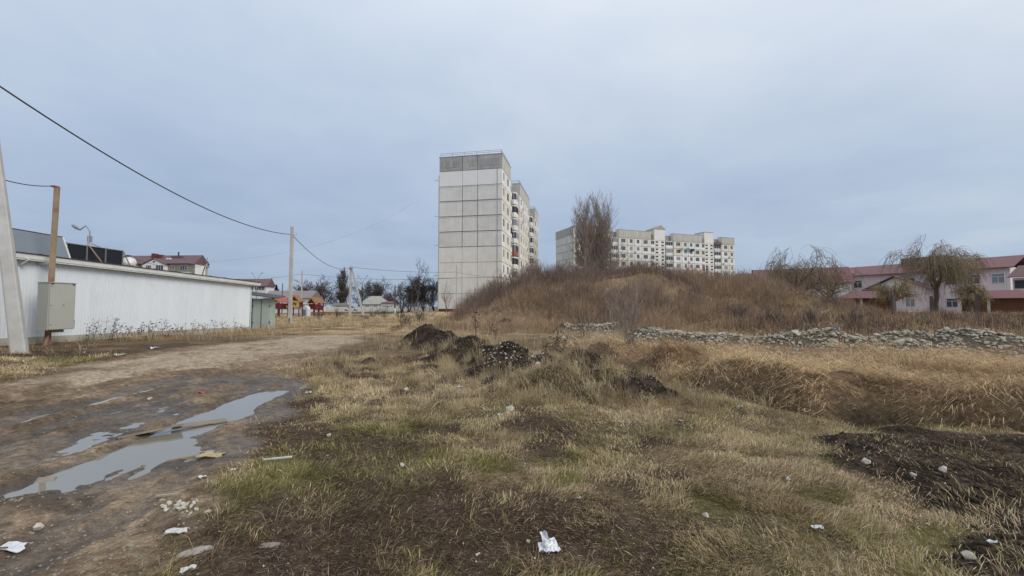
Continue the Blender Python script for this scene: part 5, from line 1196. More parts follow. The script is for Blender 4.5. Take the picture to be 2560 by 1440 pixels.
# ================================================================== TREES
class Seg:
    def __init__(s): s.a = []; s.b = []; s.ra = []; s.rb = []
    def add(s, a, b, ra, rb): s.a.append(a); s.b.append(b); s.ra.append(ra); s.rb.append(rb)
    def mesh(s, name, m, n=3):
        A = np.array(s.a, float); B = np.array(s.b, float); ra = np.array(s.ra)[:, None, None]; rb = np.array(s.rb)[:, None, None]
        d = B - A; d /= np.linalg.norm(d, axis=1, keepdims=True) + 1e-9
        ref = np.where(np.abs(d[:, 2:3]) < .9, np.array([[0, 0, 1.]]), np.array([[1., 0, 0]])); u = np.cross(d, ref); u /= np.linalg.norm(u, axis=1, keepdims=True); v = np.cross(d, u)
        an = np.arange(n) * 2 * math.pi / n; ring = u[:, None, :] * np.cos(an)[None, :, None] + v[:, None, :] * np.sin(an)[None, :, None]
        V = np.concatenate([A[:, None, :] + ring * ra, B[:, None, :] + ring * rb], 1).reshape(-1, 3)
        k = len(A); base = (np.arange(k) * 2 * n)[:, None]; T = []
        for i in range(n):
            j = (i + 1) % n; T.append(base + np.array([[i, j, n + j, n + i]]))
        return npmesh(name, V, np.concatenate(T, 0), m, None, n > 3)
def rv(s=1.0): return Vector((random.gauss(0, s), random.gauss(0, s), random.gauss(0, s)))
def branch(sg, tr, p, d, L, r, depth, o, main=False):
    """o: n (children), up, spread, wob, seg, ratio, minr"""
    seg = o.get('seg', 4); pts = [p]; dirs = []
    q = p.copy(); dd = d.copy(); sl_ = L / seg
    for i in range(seg):
        dd = (dd + rv(o['wob']) + Vector((0, 0, o['up'] * (1 if not main else .3)))).normalized()
        nq = q + dd * sl_; t0, t1 = i / seg, (i + 1) / seg
        r0 = max(r * (1 - .7 * t0), o['minr']); r1 = max(r * (1 - .7 * t1), o['minr'] * .8)
        (tr if main else sg).add(q, nq, r0, r1); q = nq; pts.append(q.copy()); dirs.append(dd.copy())
    if depth <= 0: return
    n = o['n'][min(len(o['n']) - 1, o['depth'] - depth)]
    for i in range(n):
        t = o.get('lo', .3) + (1 - o.get('lo', .3)) * (i + random.random()) / n if main else .25 + .75 * (i + random.random()) / n
        k = min(int(t * seg), seg - 1); f = t * seg - k; pos = pts[k].lerp(pts[k + 1], f)
        ax = dirs[k]; a = random.random() * 6.283; sp = o['spread'] * random.uniform(.7, 1.3)
        s = ax.orthogonal().normalized(); s.rotate(Matrix.Rotation(a, 3, ax))
        nd_ = (ax * math.cos(sp) + s * math.sin(sp)).normalized()
        branch(sg, tr, pos, nd_, L * o['ratio'] * random.uniform(.7, 1.2) * (1 - o.get('taper', .35) * t if main else 1), r * (1 - .7 * t) * .62, depth - 1, o)
def tree(name, label, loc, H, opt, barkm, seed, group=None, cat='tree', trunk_r=None, multi=1, whitewash=False, strands=None, twigm=None):
    random.seed(seed); o = thing(name, label, cat, loc, 0, group)
    sg, tr = Seg(), Seg(); op = dict(opt); op['depth'] = op['d']
    for k in range(multi):
        b = Vector((random.uniform(-.4, .4), random.uniform(-.4, .4), -.2)) * (multi > 1) * 1.6
        b.z = -.2
        branch(sg, tr, b, (Vector((0, 0, 1)) + rv(.04 + .12 * (multi > 1))).normalized(), H * op.get('tl', .7), (trunk_r or H * .02), op['d'], op, True)
    put('trunk', tr.mesh('trunk', barkm, 7), o); put('crown', sg.mesh('crown', twigm or barkm, 3), o)['kind'] = 'stuff'
    if whitewash: MB().lathe([((trunk_r or H * .02) * 1.08, 0), ((trunk_r or H * .02) * 1.03, 1.0)], 9).build('whitewash_band', M_WHITEWASH, o)
    if strands: strands(o, sg)
    return o
PROTO = {}
def grove(name, label, loc, H, opt, m, seed, group, tr_):
    k = (name, seed)
    if k not in PROTO: PROTO[k] = (tree(name, label, loc, H, opt, m, seed, group, trunk_r=tr_, multi=2), H); return
    src, H0 = PROTO[k]; o = src.copy(); COL.objects.link(o); o['label'] = label; o.location = loc; o.rotation_euler = (0, 0, random.random() * 6.28); o.scale = (H / H0,) * 3
    for ch in src.children: c = ch.copy(); COL.objects.link(c); c.parent = o
BARE = dict(d=4, n=[7, 5, 4, 3], up=.05, spread=.75, wob=.16, seg=4, ratio=.55, minr=.012, lo=.3, tl=.62)
POP = dict(d=3, n=[48, 9, 4], up=.20, spread=.46, wob=.08, seg=3, ratio=.46, taper=.72, minr=.024, lo=.05, tl=.93)
DENSE = dict(d=4, n=[8, 6, 4, 3], up=.06, spread=.7, wob=.2, seg=3, ratio=.58, minr=.018, lo=.12, tl=.68)
def at(px, Z, dz=0): X = local_px(px, Z); return (X, Z, gz(X, Z) + dz)
def hgt(px, pyt, Z): X = local_px(px, Z); return P(px, pyt, Z).z - gz(X, Z)
# poplars before the far block
GP = 'bare poplars before the far block'
for px, pyt, Z, sd_, lab in ((1487, 490, 112, 3, 'tallest bare poplar of the clump before the far block'), (1502, 500, 113, 4, 'bare poplar standing just beside the tallest poplar'), (1473, 530, 111, 5, 'shortest bare poplar on the gable side of the clump'), (1515, 518, 114, 6, 'bare poplar on the stair tower side of the clump')):
    H = hgt(px, pyt, Z) * .94; tree('poplar_tree', lab, at(px, Z), H, dict(POP, ratio=.44, taper=.55), M_BARKL, sd_, GP, trunk_r=.34)
tree('poplar_tree', 'single columnar poplar behind the strutted pole', at(856, 165), hgt(856, 676, 165), dict(POP, minr=.04), M_BARK, 9, trunk_r=.45)
# willows: arching limbs and hanging strands
M_WILLOW = mat('willow_twigs', (0.29, 0.225, 0.115), .9, .25, 3.0); M_WILLOWG = mat('willow_twigs_grey', (0.25, 0.195, 0.125), .9, .25, 3.0)
def willow(label, px, pyt, Z, seed, n_str, m, spreadx=1.0, name='willow_tree'):
    random.seed(seed); H = hgt(px, pyt, Z) * .97; o = thing(name, label, 'tree', at(px, Z)); sg, tr, st = Seg(), Seg(), Seg()
    op = dict(d=3, depth=3, n=[6, 6, 4], up=.03, spread=.7, wob=.15, seg=4, ratio=.58, minr=.020, lo=.45, tl=.5)
    th = H * .42; q = Vector((0, 0, -.2)); dd = Vector((.08, 0, 1)); ln_ = []
    for i in range(5):
        nq = q + (dd + rv(.10)).normalized() * th / 5; tr.add(q, nq, .36 - .03 * i, .36 - .03 * (i + 1)); q = nq; ln_.append(q.copy())
    tips = []
    for i in range(8):
        a = i / 8 * 6.283 + random.random() * .6; el = random.uniform(.65, 1.25); b = ln_[random.choice([2, 3, 4, 4])]
        d = Vector((math.cos(a) * math.cos(el) * spreadx, math.sin(a) * math.cos(el), math.sin(el)))
        branch(sg, tr, b, d.normalized(), H * .44 * random.uniform(.85, 1.0), .18, 2, op)
    k = len(sg.a)
    for i in range(n_str):
        j = random.randrange(k); p = Vector(sg.b[j])
        if p.z < H * .38: continue
        out_ = Vector((p.x, p.y, 0)); out_ = out_.normalized() if out_.length > .1 else Vector((1, 0, 0))
        L = random.uniform(.8, 3.2) * H / 10; d = (out_ * .5 + rv(.3) + Vector((0, 0, .25))).normalized(); c = p
        for s in range(4):
            d = (d + Vector((0, 0, -.75)) + rv(.05)).normalized(); nq = c + d * L / 4; st.add(c, nq, .015, .011); c = nq
    put('trunk', tr.mesh('trunk', M_BARK, 8), o); put('crown', sg.mesh('crown', M_BARK, 3), o)['kind'] = 'stuff'; put('hanging_twigs', st.mesh('hanging_twigs', m, 3), o)['kind'] = 'stuff'; return o
willow('large willow with dark crooked trunk and drooping twigs before the pink building', 2338, 590, 58, 21, 2200, M_WILLOWG, 1.15)
willow('willow with upright forks standing before the red-roofed house', 1988, 612, 60, 22, 1500, M_WILLOWG)
willow('lesser bare willow leaning beside the white gable wall', 2064, 640, 66, 23, 500, M_WILLOWG, 1.2)
willow('low olive-brown weeping willow between hut and large willow', 2225, 692, 55, 24, 800, M_WILLOW, 1.2, 'weeping_willow')
willow('low olive weeping willow right of the large willow', 2425, 694, 54, 25, 600, M_WILLOW, 1.1, 'weeping_willow')
willow('low olive weeping willow hiding the red house roof', 1930, 672, 66, 26, 1000, M_WILLOW, 1.3, 'weeping_willow')
willow('round olive willow bush on the crest of the hill', 1716, 668, 62, 27, 1700, M_WILLOW, 1.2, 'willow_bush')
willow('pale olive willow at the right end of the far block', 1848, 660, 100, 28, 1300, M_WILLOW, 1.2, 'willow_bush')
# bare trees left of the tower, dark thicket
tree('bare_tree', 'tall bare tree with whitewashed foot left of the tower', at(1041, 82), hgt(1041, 650, 82), dict(BARE, spread=.55, tl=.72), M_BARK, 31, trunk_r=.26, whitewash=True)
tree('bare_tree', 'thin forked bare tree touching the tower corner', at(1078, 90), hgt(1078, 672, 90), dict(BARE, spread=.4), M_BARK, 32, trunk_r=.2, whitewash=True)
tree('bare_tree', 'gaunt bare tree with few bent limbs beside the dark thicket', at(1024, 84), hgt(1024, 678, 84), dict(BARE, n=[4, 4, 3, 2]), M_BARK, 33, trunk_r=.17)
GT = 'dark leafless trees left of the tower'
for i, (px, pyt, Z) in enumerate(((1005, 726, 92), (1022, 715, 95), (1040, 706, 94), (1055, 712, 96), (1068, 705, 93), (1082, 712, 95))):
    grove('thicket_tree', (['low dark thicket tree nearest the whitewashed-foot pole', 'dark thicket tree behind the gaunt bare tree', 'dark thicket tree right behind the tall bare tree', 'dark thicket tree between tall bare tree and forked bare tree', 'dark thicket tree behind the forked bare tree', 'dark thicket tree pressed against the tower corner'][i]), at(px, Z), hgt(px, pyt, Z) * 1.3, DENSE, M_BARKD, 40 + i % 2, GT, .16)
GF = 'leafless trees behind the far street'
for i, (px, pyt, Z) in enumerate(((765, 722, 150), (788, 712, 155), (812, 716, 158), (835, 735, 160), (868, 730, 165), (895, 722, 170), (922, 712, 168), (943, 716, 172), (963, 735, 175), (745, 735, 150))):
    grove('bare_tree', (['leafless tree beyond the street behind the small white playhouse', 'leafless tree beyond the street behind the orange-roofed play tower', 'leafless tree between the narrow play tower and the dark kiosk', 'leafless tree rising over the dark kiosk', 'leafless tree right behind the single columnar poplar', 'leafless tree behind the strutted pole', 'leafless tree rising over the hipped cottage roof', 'leafless tree over the ridge end of the hipped cottage', 'low leafless tree over the cream annex', 'low leafless tree over the mauve hall roof'][i]), at(px, Z), hgt(px, pyt, Z) * 1.35, dict(DENSE, minr=.035), (M_BARKD, M_BARK)[i % 2], 60 + i % 2, GF, .25)
# conifer and dark hedge behind the long brown roof
def conifer(label, px, pyt, Z, w, seed):
    H = hgt(px, pyt, Z); o = thing('spruce_tree', label, 'tree', at(px, Z)); g = np.random.default_rng(seed)
    MB().tube([(0, 0, -.2), (0, 0, H * .95)], .18, 7, .03).build('trunk', M_BARKD, o)
    n = 5200; t = g.random(n) ** .7; r = (1 - t) * w * (0.55 + .45 * g.random(n)) * (.8 + .3 * np.sin(t * 42)); a = g.random(n) * 6.283
    p = np.stack([np.cos(a) * r, np.sin(a) * r, H * (.08 + .92 * t)], 1)
    col = np.tile(np.array((0.018, 0.030, 0.022)), (n, 1)) * (.6 + .8 * g.random((n, 1)))
    V, T, C = blades(p, a, .25 + .5 * g.random(n) * (1 - t), .10 + 0 * t, 1.1 + .8 * g.random(n), col)
    put('crown', npmesh('crown', V, T, M_TWIG, C), o); return o
conifer('dark pointed spruce behind the long brown roof', 678, 697, 140, 2.6, 1)
conifer('squat dark evergreen beside the pointed spruce', 665, 716, 138, 3.2, 2)
conifer('broad dark evergreen left of the mauve roof', 690, 712, 136, 3.6, 3)
# ---------------- shrubs
SHRUB = dict(d=3, n=[7, 5, 3], up=.10, spread=.5, wob=.12, seg=4, ratio=.55, minr=.004, lo=.25, tl=.95)
def shrub(label, px, py, H, stems_, seed, m=M_BARKL, spread=.5, group=None, minr=.004, name='bare_shrub', pos=None):
    random.seed(seed); g = pos if pos is not None else G(px, py); o = thing(name, label, 'shrub', g, 0, group); sg = Seg(); op = dict(SHRUB, depth=3, minr=minr)
    tr = Seg()
    for k in range(stems_):
        a = random.random() * 6.283; t = random.uniform(.1, spread); d = Vector((math.cos(a) * math.sin(t), math.sin(a) * math.sin(t), math.cos(t)))
        branch(sg, tr, Vector((random.uniform(-.1, .1), random.uniform(-.1, .1), -.05)), d, H * random.uniform(.6, 1.05), max(.009, H * .0075), 2, op, True)
    put('stem', tr.mesh('stem', m, 5), o); put('twigs', sg.mesh('twigs', m, 3), o)['kind'] = 'stuff'; return o
shrub('big spreading leafless shrub at the left end of the long rubble heap', 1578, 858, 1.55, 15, 71, M_BARKL, .75, minr=.006)
shrub('smaller leafless shrub in front of the small rubble heap', 1462, 842, 1.7, 9, 72, M_BARK, .8, minr=.006)
shrub('slim bare sapling standing on the hill slope above the small heap', 1376, 800, 3.0, 3, 73, M_BARK, .25, minr=.008)
shrub('upright bare shrub at the foot of the blank tower wall', 1118, 776, 4.2, 6, 74, M_BARK, .35, minr=.012, pos=Vector(at(1118, 72)))
shrub('forked leafless bush on the crest before the far block', 1660, 700, 3.2, 5, 75, M_BARKD, .5, minr=.012, pos=Vector(at(1660, 47)))
for i, (px, Z, H) in enumerate(((1235, 41, 1.8), (1275, 42, 2.0), (1310, 43, 2.2), (1345, 43, 2.0), (1400, 43, 1.7), (1545, 44, 1.9), (1600, 44, 2.3), (1640, 43, 1.6), (1200, 40, 1.6), (1185, 38, 1.3), (1690, 44, 1.6), (1760, 42, 1.5), (1820, 40, 1.5), (1880, 39, 1.6))):
    shrub((['leafless crest bush before the lower corner windows of the tower', 'leafless crest bush before the tower balconies', 'leafless crest bush before the rear bay of the tower', 'leafless crest bush in the gap between tower and far block', 'leafless crest bush before the gable of the far block', 'leafless crest bush just beside the poplar clump', 'tall leafless crest bush before the first four-window bay of the far block', 'low leafless crest bush before the gabled stair tower', 'leafless bush on the tower-side slope of the hill', 'lowest leafless bush on the tower-side slope of the hill', 'leafless crest bush before the balconies next to the gabled stair tower', 'leafless crest bush before the flat-topped stair tower', 'leafless crest bush before the far end of the far block', 'leafless bush on the descending crest beside the flue pipe'][i]), px, 0, H, 12, 80 + i, M_BARKL, .6, 'leafless bushes along the hill crest', .011, 'crest_bush', Vector(at(px, Z)))
for i, (px, Z, H) in enumerate(((1925, 27, 1.1), (1845, 28, 1.2), (2030, 25, 1.2), (2120, 24, 1.1))):
    shrub((['dark tangled bush on the slope above the middle of the rubble heap', 'dark tangled bush above the leafless shrub end of the rubble heap', 'dark tangled bush behind the purple bag', 'dark tangled bush behind the heap before the brown garden hut'][i]), px, 0, H, 14, 100 + i, M_BARKD, .9, 'dark bushes behind the rubble heap', .007, 'dark_bush', Vector(at(px, Z)))
for i, (px, Z, H) in enumerate(((1052, 34, 1.0), (1015, 30, .9), (960, 50, 1.3), (935, 52, 1.2), (1000, 45, 1.3), (842, 52, 1.2), (800, 50, 1.0), (1040, 44, 2.4))):
    shrub((['small dry bush just beyond the farthest soil mound', 'low dry bush between the farthest soil mound and the sandy track', 'dry bush near the whitewashed-foot pole, on its playground side', 'dry bush midway between strutted pole and whitewashed-foot pole', 'dry bush standing before the whitewashed-foot pole', 'dry bush at the strutted pole, towards the playground', 'dry bush in front of the low orange play fence', 'tall thin dry bush in the meadow before the dark thicket'][i]), px, 0, H, 10, 120 + i, M_BARK, .8, 'dry bushes in the far meadow', .009, 'meadow_bush', Vector(at(px, Z)))
# ---------------- dead weeds: stem, side shoots, curled dark leaves / seed heads
M_WEED = mat('dead_weed', (0.085, 0.05, 0.035), .95, .3, 6.0)
def weed(label, pos, H, seed, group, n=4, spread=.5):
    random.seed(seed); o = thing('dead_weed', label, 'weed', pos, 0, group); sg, lf = Seg(), MB()
    for k in range(n):
        a = random.random() * 6.283; t = random.uniform(.05, spread); d = Vector((math.cos(a) * math.sin(t), math.sin(a) * math.sin(t), math.cos(t))); q = Vector((0, 0, -.03)); h = H * random.uniform(.6, 1.05)
        for i in range(5):
            nq = q + (d + rv(.1)).normalized() * h / 5; sg.add(q, nq, .007 - .0008 * i, .006 - .0008 * i); q = nq
            if i > 0:
                for s in range(random.randint(1, 3)):
                    e_ = (Vector((random.uniform(-1, 1), random.uniform(-1, 1), random.uniform(-.2, .9)))).normalized() * random.uniform(.05, .16); sg.add(q, q + e_, .004, .003)
                    if random.random() < .75:
                        c = q + e_; w_ = random.uniform(.015, .04); u = rv().normalized() * w_; v = rv().normalized() * w_ * 1.6
                        lf.add([c - u, c + v, c + u, c - v * .8], [(0, 1, 2), (0, 2, 3)])
    put('stem', sg.mesh('stem', M_WEED, 3), o); lf.build('dry_leaves', M_WEED, o)['kind'] = 'stuff'; return o
for i in range(26):
    px = 225 + i * 15 + random.uniform(-6, 6); Z = SX * -1 / ((CX - px) / F) - random.uniform(.3, .9); X = -16.55 + random.uniform(0, .35)
    Z = (X) / ((px - CX) / F)
    weed('dead weed with curled dark leaves against the white shed wall', (X, Z, gz(X, Z)), random.uniform(.45, 1.05) * (.75 if 430 < px < 470 else 1), 200 + i, 'dead weeds along the shed wall', 3)
for i, (px, py, H) in enumerate(((1190, 842, .9), (1225, 838, 1.0), (1240, 850, .7), (1385, 872, .8), (1395, 868, .6), (1365, 880, .5), (1408, 875, .5))):
    weed('dark seed-headed weed among the soil mounds', G(px, py), H, 240 + i, 'weeds among the soil mounds', 4, .35)
# ================================================================== STONES
def stone_mesh(seed, m, k=15, fl=.7):
    g = random.Random(seed); bm = bmesh.new()
    for i in range(k):
        v = Vector((g.gauss(0, 1), g.gauss(0, 1), g.gauss(0, 1))).normalized() * g.uniform(.8, 1.0); bm.verts.new((v.x, v.y * .8, v.z * fl))
    r = bmesh.ops.convex_hull(bm, input=bm.verts); bmesh.ops.delete(bm, geom=[e_ for e_ in r['geom_interior'] if isinstance(e_, bmesh.types.BMVert)], context='VERTS')
    me = bpy.data.meshes.new('stone'); bm.to_mesh(me); bm.free(); me.materials.append(m); return me
STN = [stone_mesh(i, M_LIME) for i in range(10)]; STW = [stone_mesh(50 + i, M_LIMEW) for i in range(6)]
def stuff_stones(name, pts, sizes, meshes, m, parent):
    V, T = [], []; b = 0
    for p, s in zip(pts, sizes):
        me = random.choice(meshes); vs = np.array([v.co[:] for v in me.vertices]); a = random.random() * 6.28; c, q = math.cos(a), math.sin(a)
        vs = np.stack([vs[:, 0] * c - vs[:, 1] * q, vs[:, 0] * q + vs[:, 1] * c, vs[:, 2]], 1) * s + np.array(p); V.append(vs)
        T.append(np.array([f.vertices[:] for f in me.polygons if len(f.vertices) == 3]) + b); b += len(vs)
    o = put(name, npmesh(name, np.concatenate(V), np.concatenate(T), m), parent); o['kind'] = 'stuff'; return o
HLAB = ['long heap of broken pale limestone lying along the brushy field', 'small rubble heap at the foot of the hill behind the leafless shrub', 'low spread of rubble at the far right past the long heap']
random.seed(300)
for hi, ((pts, w, h), nst, nsm) in enumerate(zip(HEAPS, (295, 95, 70), (3000, 900, 600))):
    c0 = Vector((pts[len(pts) // 2][0], pts[len(pts) // 2][1], 0)); hp = thing('rubble_heap', HLAB[hi], 'rubble heap', c0)
    Ls = [math.dist(a, b) for a, b in zip(pts[:-1], pts[1:])]
    def rnd(sp):
        t = random.random() * sum(Ls)
        for (a, b), l in zip(zip(pts[:-1], pts[1:]), Ls):
            if t <= l: break
            t -= l
        f = t / l; nx, ny = -(b[1] - a[1]) / l, (b[0] - a[0]) / l; s = random.gauss(0, .62) * w * sp
        return a[0] + (b[0] - a[0]) * f + nx * s, a[1] + (b[1] - a[1]) * f + ny * s
    for i in range(nst):
        x_, y_ = rnd(1.0); s = random.uniform(.05, .13) * (1.8 if random.random() < .15 and 9 < x_ < 13 else 1)
        put('stone', random.choice(STN), hp, (x_ - c0.x, y_ - c0.y, gz(x_, y_) + s * random.uniform(.1, .55)), (random.uniform(-.5, .5), random.uniform(-.5, .5), random.random() * 6.28), (s, s * random.uniform(.75, 1.1), s * random.uniform(.6, 1)))
    P3, S3 = [], []
    xs, ysm = zip(*[rnd(1.7) for _ in range(nsm)]); zs = HT(np.array(xs), np.array(ysm))
    for x_, y_, z_ in zip(xs, ysm, zs): s = random.uniform(.025, .085); P3.append((x_ - c0.x, y_ - c0.y, z_ + s * .3)); S3.append(s)
    stuff_stones('small_rubble', P3, S3, STN, M_LIME, hp)
# white stones on the soil mound
sm_t = thing('stone_scatter', 'white limestone bits scattered over the dark soil mound', 'stones', (0, 11, 0)); random.seed(310)
for i in range(95):
    px, py = random.gauss(1265, 42), random.gauss(888, 17); g = G(px, py); s = random.uniform(.012, .034) * (1.7 if random.random() < .1 else 1)
    put('stone', random.choice(STW), sm_t, (g.x, g.y - 11, g.z + s * .3), (random.random(), random.random(), random.random() * 6), (s, s, s * .8))
# clods on the mounds: lumpy joined geometry
SOL = [stone_mesh(80 + i, M_SOILLUMP) for i in range(5)]
xs, ysm, szs = [], [], []
for cx, cy, rx, ry, h, ro, s in MOUNDS[:14]:
    if s < .5: continue
    for i in range(int(90 * rx * ry / .5)):
        a = random.random() * 6.28; r = math.sqrt(random.random()) * 1.1; xs.append(cx + math.cos(a) * r * rx); ysm.append(cy + math.sin(a) * r * ry); szs.append(random.uniform(.015, .06) * (1.5 if random.random() < .1 else 1))
gx_ = [G0(random.uniform(2050, 2700), random.uniform(1075, 1440)) for _ in range(700)]
cv = cover(np.array([g.x for g in gx_]), np.array([g.y for g in gx_]))['spoil']
for g, k in zip(gx_, cv):
    if k > .6: xs.append(g.x); ysm.append(g.y); szs.append(random.uniform(.010, .045))
pts_ = list(zip(xs, ysm, HT(np.array(xs), np.array(ysm))))
tag(stuff_stones('soil_clods', pts_, szs, SOL, M_SOILLUMP, None), 'dark crumbly clods covering the soil mounds', 'soil', kind='stuff')
# gravel trodden into the mud
gx_ = [G0(random.uniform(-50, 900), 850 + 600 * random.random() ** 1.3) for _ in range(1800)]
xs = np.array([g.x for g in gx_]); ysm = np.array([g.y for g in gx_]); k = cover(xs, ysm)['mud'] > .5; xs, ysm = xs[k], ysm[k]
szs = [random.uniform(.004, .016) * (1.8 if random.random() < .05 else 1) for _ in xs]; pts_ = list(zip(xs, ysm, HT(xs, ysm) + .001))
M_PEB = mat('track_pebbles', (0.24, 0.21, 0.165), .95, .4, 3.0)
tag(stuff_stones('track_gravel', pts_, szs, STN, M_PEB, None), 'small pale gravel trodden into the muddy track', 'gravel', kind='stuff')
xs, ysm = scatter(800, 2, 9, 1.2); k = cover(xs, ysm)['mud'] < .5; xs, ysm = xs[k], ysm[k]
szs = [random.uniform(.003, .011) * (1.7 if random.random() < .07 else 1) for _ in xs]; pts_ = list(zip(xs, ysm, HT(xs, ysm) + .012))
tag(stuff_stones('grass_pebbles', pts_, szs, STW, M_LIMEW, None), 'tiny white stone chips lying in the grass', 'gravel', kind='stuff')
# ================================================================== LITTER AND LOOSE THINGS
def crumple(seed, rx, ry, rz, m, rough=.35, n=2, name='litter'):
    g = random.Random(seed); bm = bmesh.new(); bmesh.ops.create_icosphere(bm, subdivisions=n, radius=1)
    for v in bm.verts:
        k = 1 + g.uniform(-rough, rough); v.co = Vector((v.co.x * rx * k, v.co.y * ry * k, max(v.co.z, -.35) * rz * k))
    me = bpy.data.meshes.new(name); bm.to_mesh(me); bm.free(); me.materials.append(m); return me
def sheetm(seed, w, l, amp, m, nx=6, ny=5, t=.0, name='litter'):
    """creased thin sheet with ragged edge"""
    g = random.Random(seed); mb = MB(); n = (nx + 1) * (ny + 1)
    ph = [g.uniform(0, 6) for _ in range(4)]
    for lay in (0, 1):
        for i in range(nx + 1):
            for j in range(ny + 1):
                u, v = i / nx - .5, j / ny - .5
                g2 = random.Random(seed * 1000 + i * 50 + j)
                mb.v.append((u * w + g2.uniform(-.06, .06) * w, v * l + g2.uniform(-.06, .06) * l, amp * (math.sin(u * 5 + ph[0]) * math.cos(v * 6 + ph[1]) + g2.uniform(-.5, .5)) + amp * .9 + lay * t))
    for i in range(nx):
        for j in range(ny):
            a = i * (ny + 1) + j; q = (a, a + ny + 1, a + ny + 2, a + 1); mb.f.append(tuple(n + k for k in q)); mb.f.append(tuple(reversed(q)))
    rim = [i * (ny + 1) for i in range(nx + 1)] + [nx * (ny + 1) + j for j in range(1, ny + 1)] + [i * (ny + 1) + ny for i in range(nx - 1, -1, -1)] + [j for j in range(ny - 1, 0, -1)]
    for a, b in zip(rim, rim[1:] + rim[:1]): mb.f.append((a, b, n + b, n + a))
    return mb.mesh(name, m)
def drop(name, mesh, px, py, label, cat, rz=None, dz=.0, rot=(0, 0), group=None):
    g = G(px, py); o = put(name, mesh, None, g + Vector((0, 0, dz)), (rot[0], rot[1], random.random() * 6.28 if rz is None else rz)); return tag(o, label, cat, group)
random.seed(400)
M_BAG = mat('white_bag', (0.64, 0.66, 0.70), .4, .1, 14.0)
# white carrier bag in the foreground: crumpled body with one tall twisted ear
gb = G(1372, 1385)
bag = thing('plastic_bag', 'crumpled white plastic bag with one raised handle on brown litter', 'plastic bag', gb, R(10))
put('bag_body', sheetm(5, .13, .09, .018, M_BAG, 11, 9, .004, 'bag_body'), bag, (0, 0, .012), (R(-6), R(5), 0))
put('bag_fold', sheetm(6, .085, .07, .016, M_BAG, 8, 7, .004, 'bag_fold'), bag, (.015, .01, .035), (R(38), R(-12), R(20)))
put('bag_handle', sheetm(7, .042, .13, .010, M_BAG, 5, 9, .004, 'bag_handle'), bag, (-.02, .01, .07), (R(78), R(-16), R(8)))
# flat and crumpled litter
drop('plastic_bag', sheetm(11, .15, .10, .014, M_PLASTIC, 7, 6, .004), 30, 1376, 'white crushed bag lying on mud at the track edge', 'plastic bag', .3)
drop('paper_scrap', sheetm(12, .13, .07, .013, M_PAPER, 6, 4, .003), 441, 1335, 'white crumpled paper strip on mud beside the grass edge', 'paper', .5)
M_SLAB = mat('grey_slab', (0.29, 0.27, 0.25), .9, .2, 4)
drop('flat_stone', crumple(13, .095, .04, .018, M_SLAB, .12), 488, 1382, 'flat oval grey-brown stone slab half sunk in mud', 'stone', .55)
drop('flat_stone', crumple(14, .075, .035, .018, mat('brown_slab', (0.19, 0.16, 0.135), .95, .25, 5), .3), 672, 1370, 'broken brown flat stone at the edge of the dark litter', 'stone', .2)
drop('plastic_strip', MB().box(-.13, .13, -.011, .011, 0, .012).mesh('plastic_strip', M_PAPER), 694, 1156, 'thin straight white plastic strip lying on grass', 'plastic strip', R(18), .03)
M_CLOTH = mat('yellow_cloth', (0.36, 0.29, 0.17), .95, .15, 8)
drop('rag', sheetm(15, .24, .14, .014, M_CLOTH, 8, 6, .006), 525, 1142, 'dirty yellow rag lying on mud below the puddle', 'rag', .35)
M_BOARD = mat('wet_board', (0.20, 0.165, 0.125), .7, .25, 3.0, streak=.2); M_BOARDL = mat('pale_board', (0.30, 0.26, 0.20), .8, .2, 3.0)
def board(px, py, w, l, t, rz, rx, ry, m, label, dz):
    g = G(px, py); mb = MB(); n = 8
    for k in (0, 1):
        for i in range(n + 1): x_ = -l/2 + l * i / n; mb.v += [(x_, -w/2 * (1 - .1 * ((i * 7) % 3)), k * t), (x_, w/2 * (1 - .08 * ((i * 5) % 3)), k * t)]
    o_ = 2 * (n + 1)
    for i in range(n):
        a = 2 * i; mb.f += [(o_ + a, o_ + a + 2, o_ + a + 3, o_ + a + 1), (a, a + 1, a + 3, a + 2), (a, a + 2, o_ + a + 2, o_ + a), (a + 1, o_ + a + 1, o_ + a + 3, a + 3)]
    mb.f += [(0, o_, o_ + 1, 1), (2*n, 2*n + 1, o_ + 2*n + 1, o_ + 2*n)]
    o = mb.build('wooden_board', m, None, (g.x, g.y, max(g.z, WATER_Z) + dz), (rx, ry, rz)); return tag(o, label, 'board')
board(378, 1090, .17, .62, .022, R(47), R(-12), R(-3), M_BOARD, 'dark wet wooden board tilted out of the puddle', .045)
board(500, 1080, .17, .60, .014, R(44), R(4), R(2), M_BOARD, 'pale cracked board lying at the puddle edge', .02)
board(468, 1148, .05, .32, .02, R(35), 0, 0, M_BOARD, 'narrow dark batten lying on the mud spit', .0)
board(418, 1240, .03, .16, .015, R(15), 0, 0, M_BOARDL, 'short pale offcut lying on bare mud', .0)
drop('puddle_stone', crumple(21, .12, .09, .045, mat('puddle_rock', (0.22, 0.185, 0.14), .8, .25, 6, bump=.4), .25), 112, 1208, 'flat pale stone rising out of the puddle', 'stone', .4, .0)
drop('puddle_stone', crumple(22, .09, .05, .03, M_SLAB, .2), 215, 1122, 'small brown stone at the puddle rim', 'stone', .1)
M_REDL = mat('red_litter', (0.45, 0.05, 0.03), .5, .15)
drop('wrapper', sheetm(23, .13, .08, .015, M_REDL, 4, 4, .003), 505, 984, 'small red wrapper on the mud above the puddle', 'wrapper', .2)
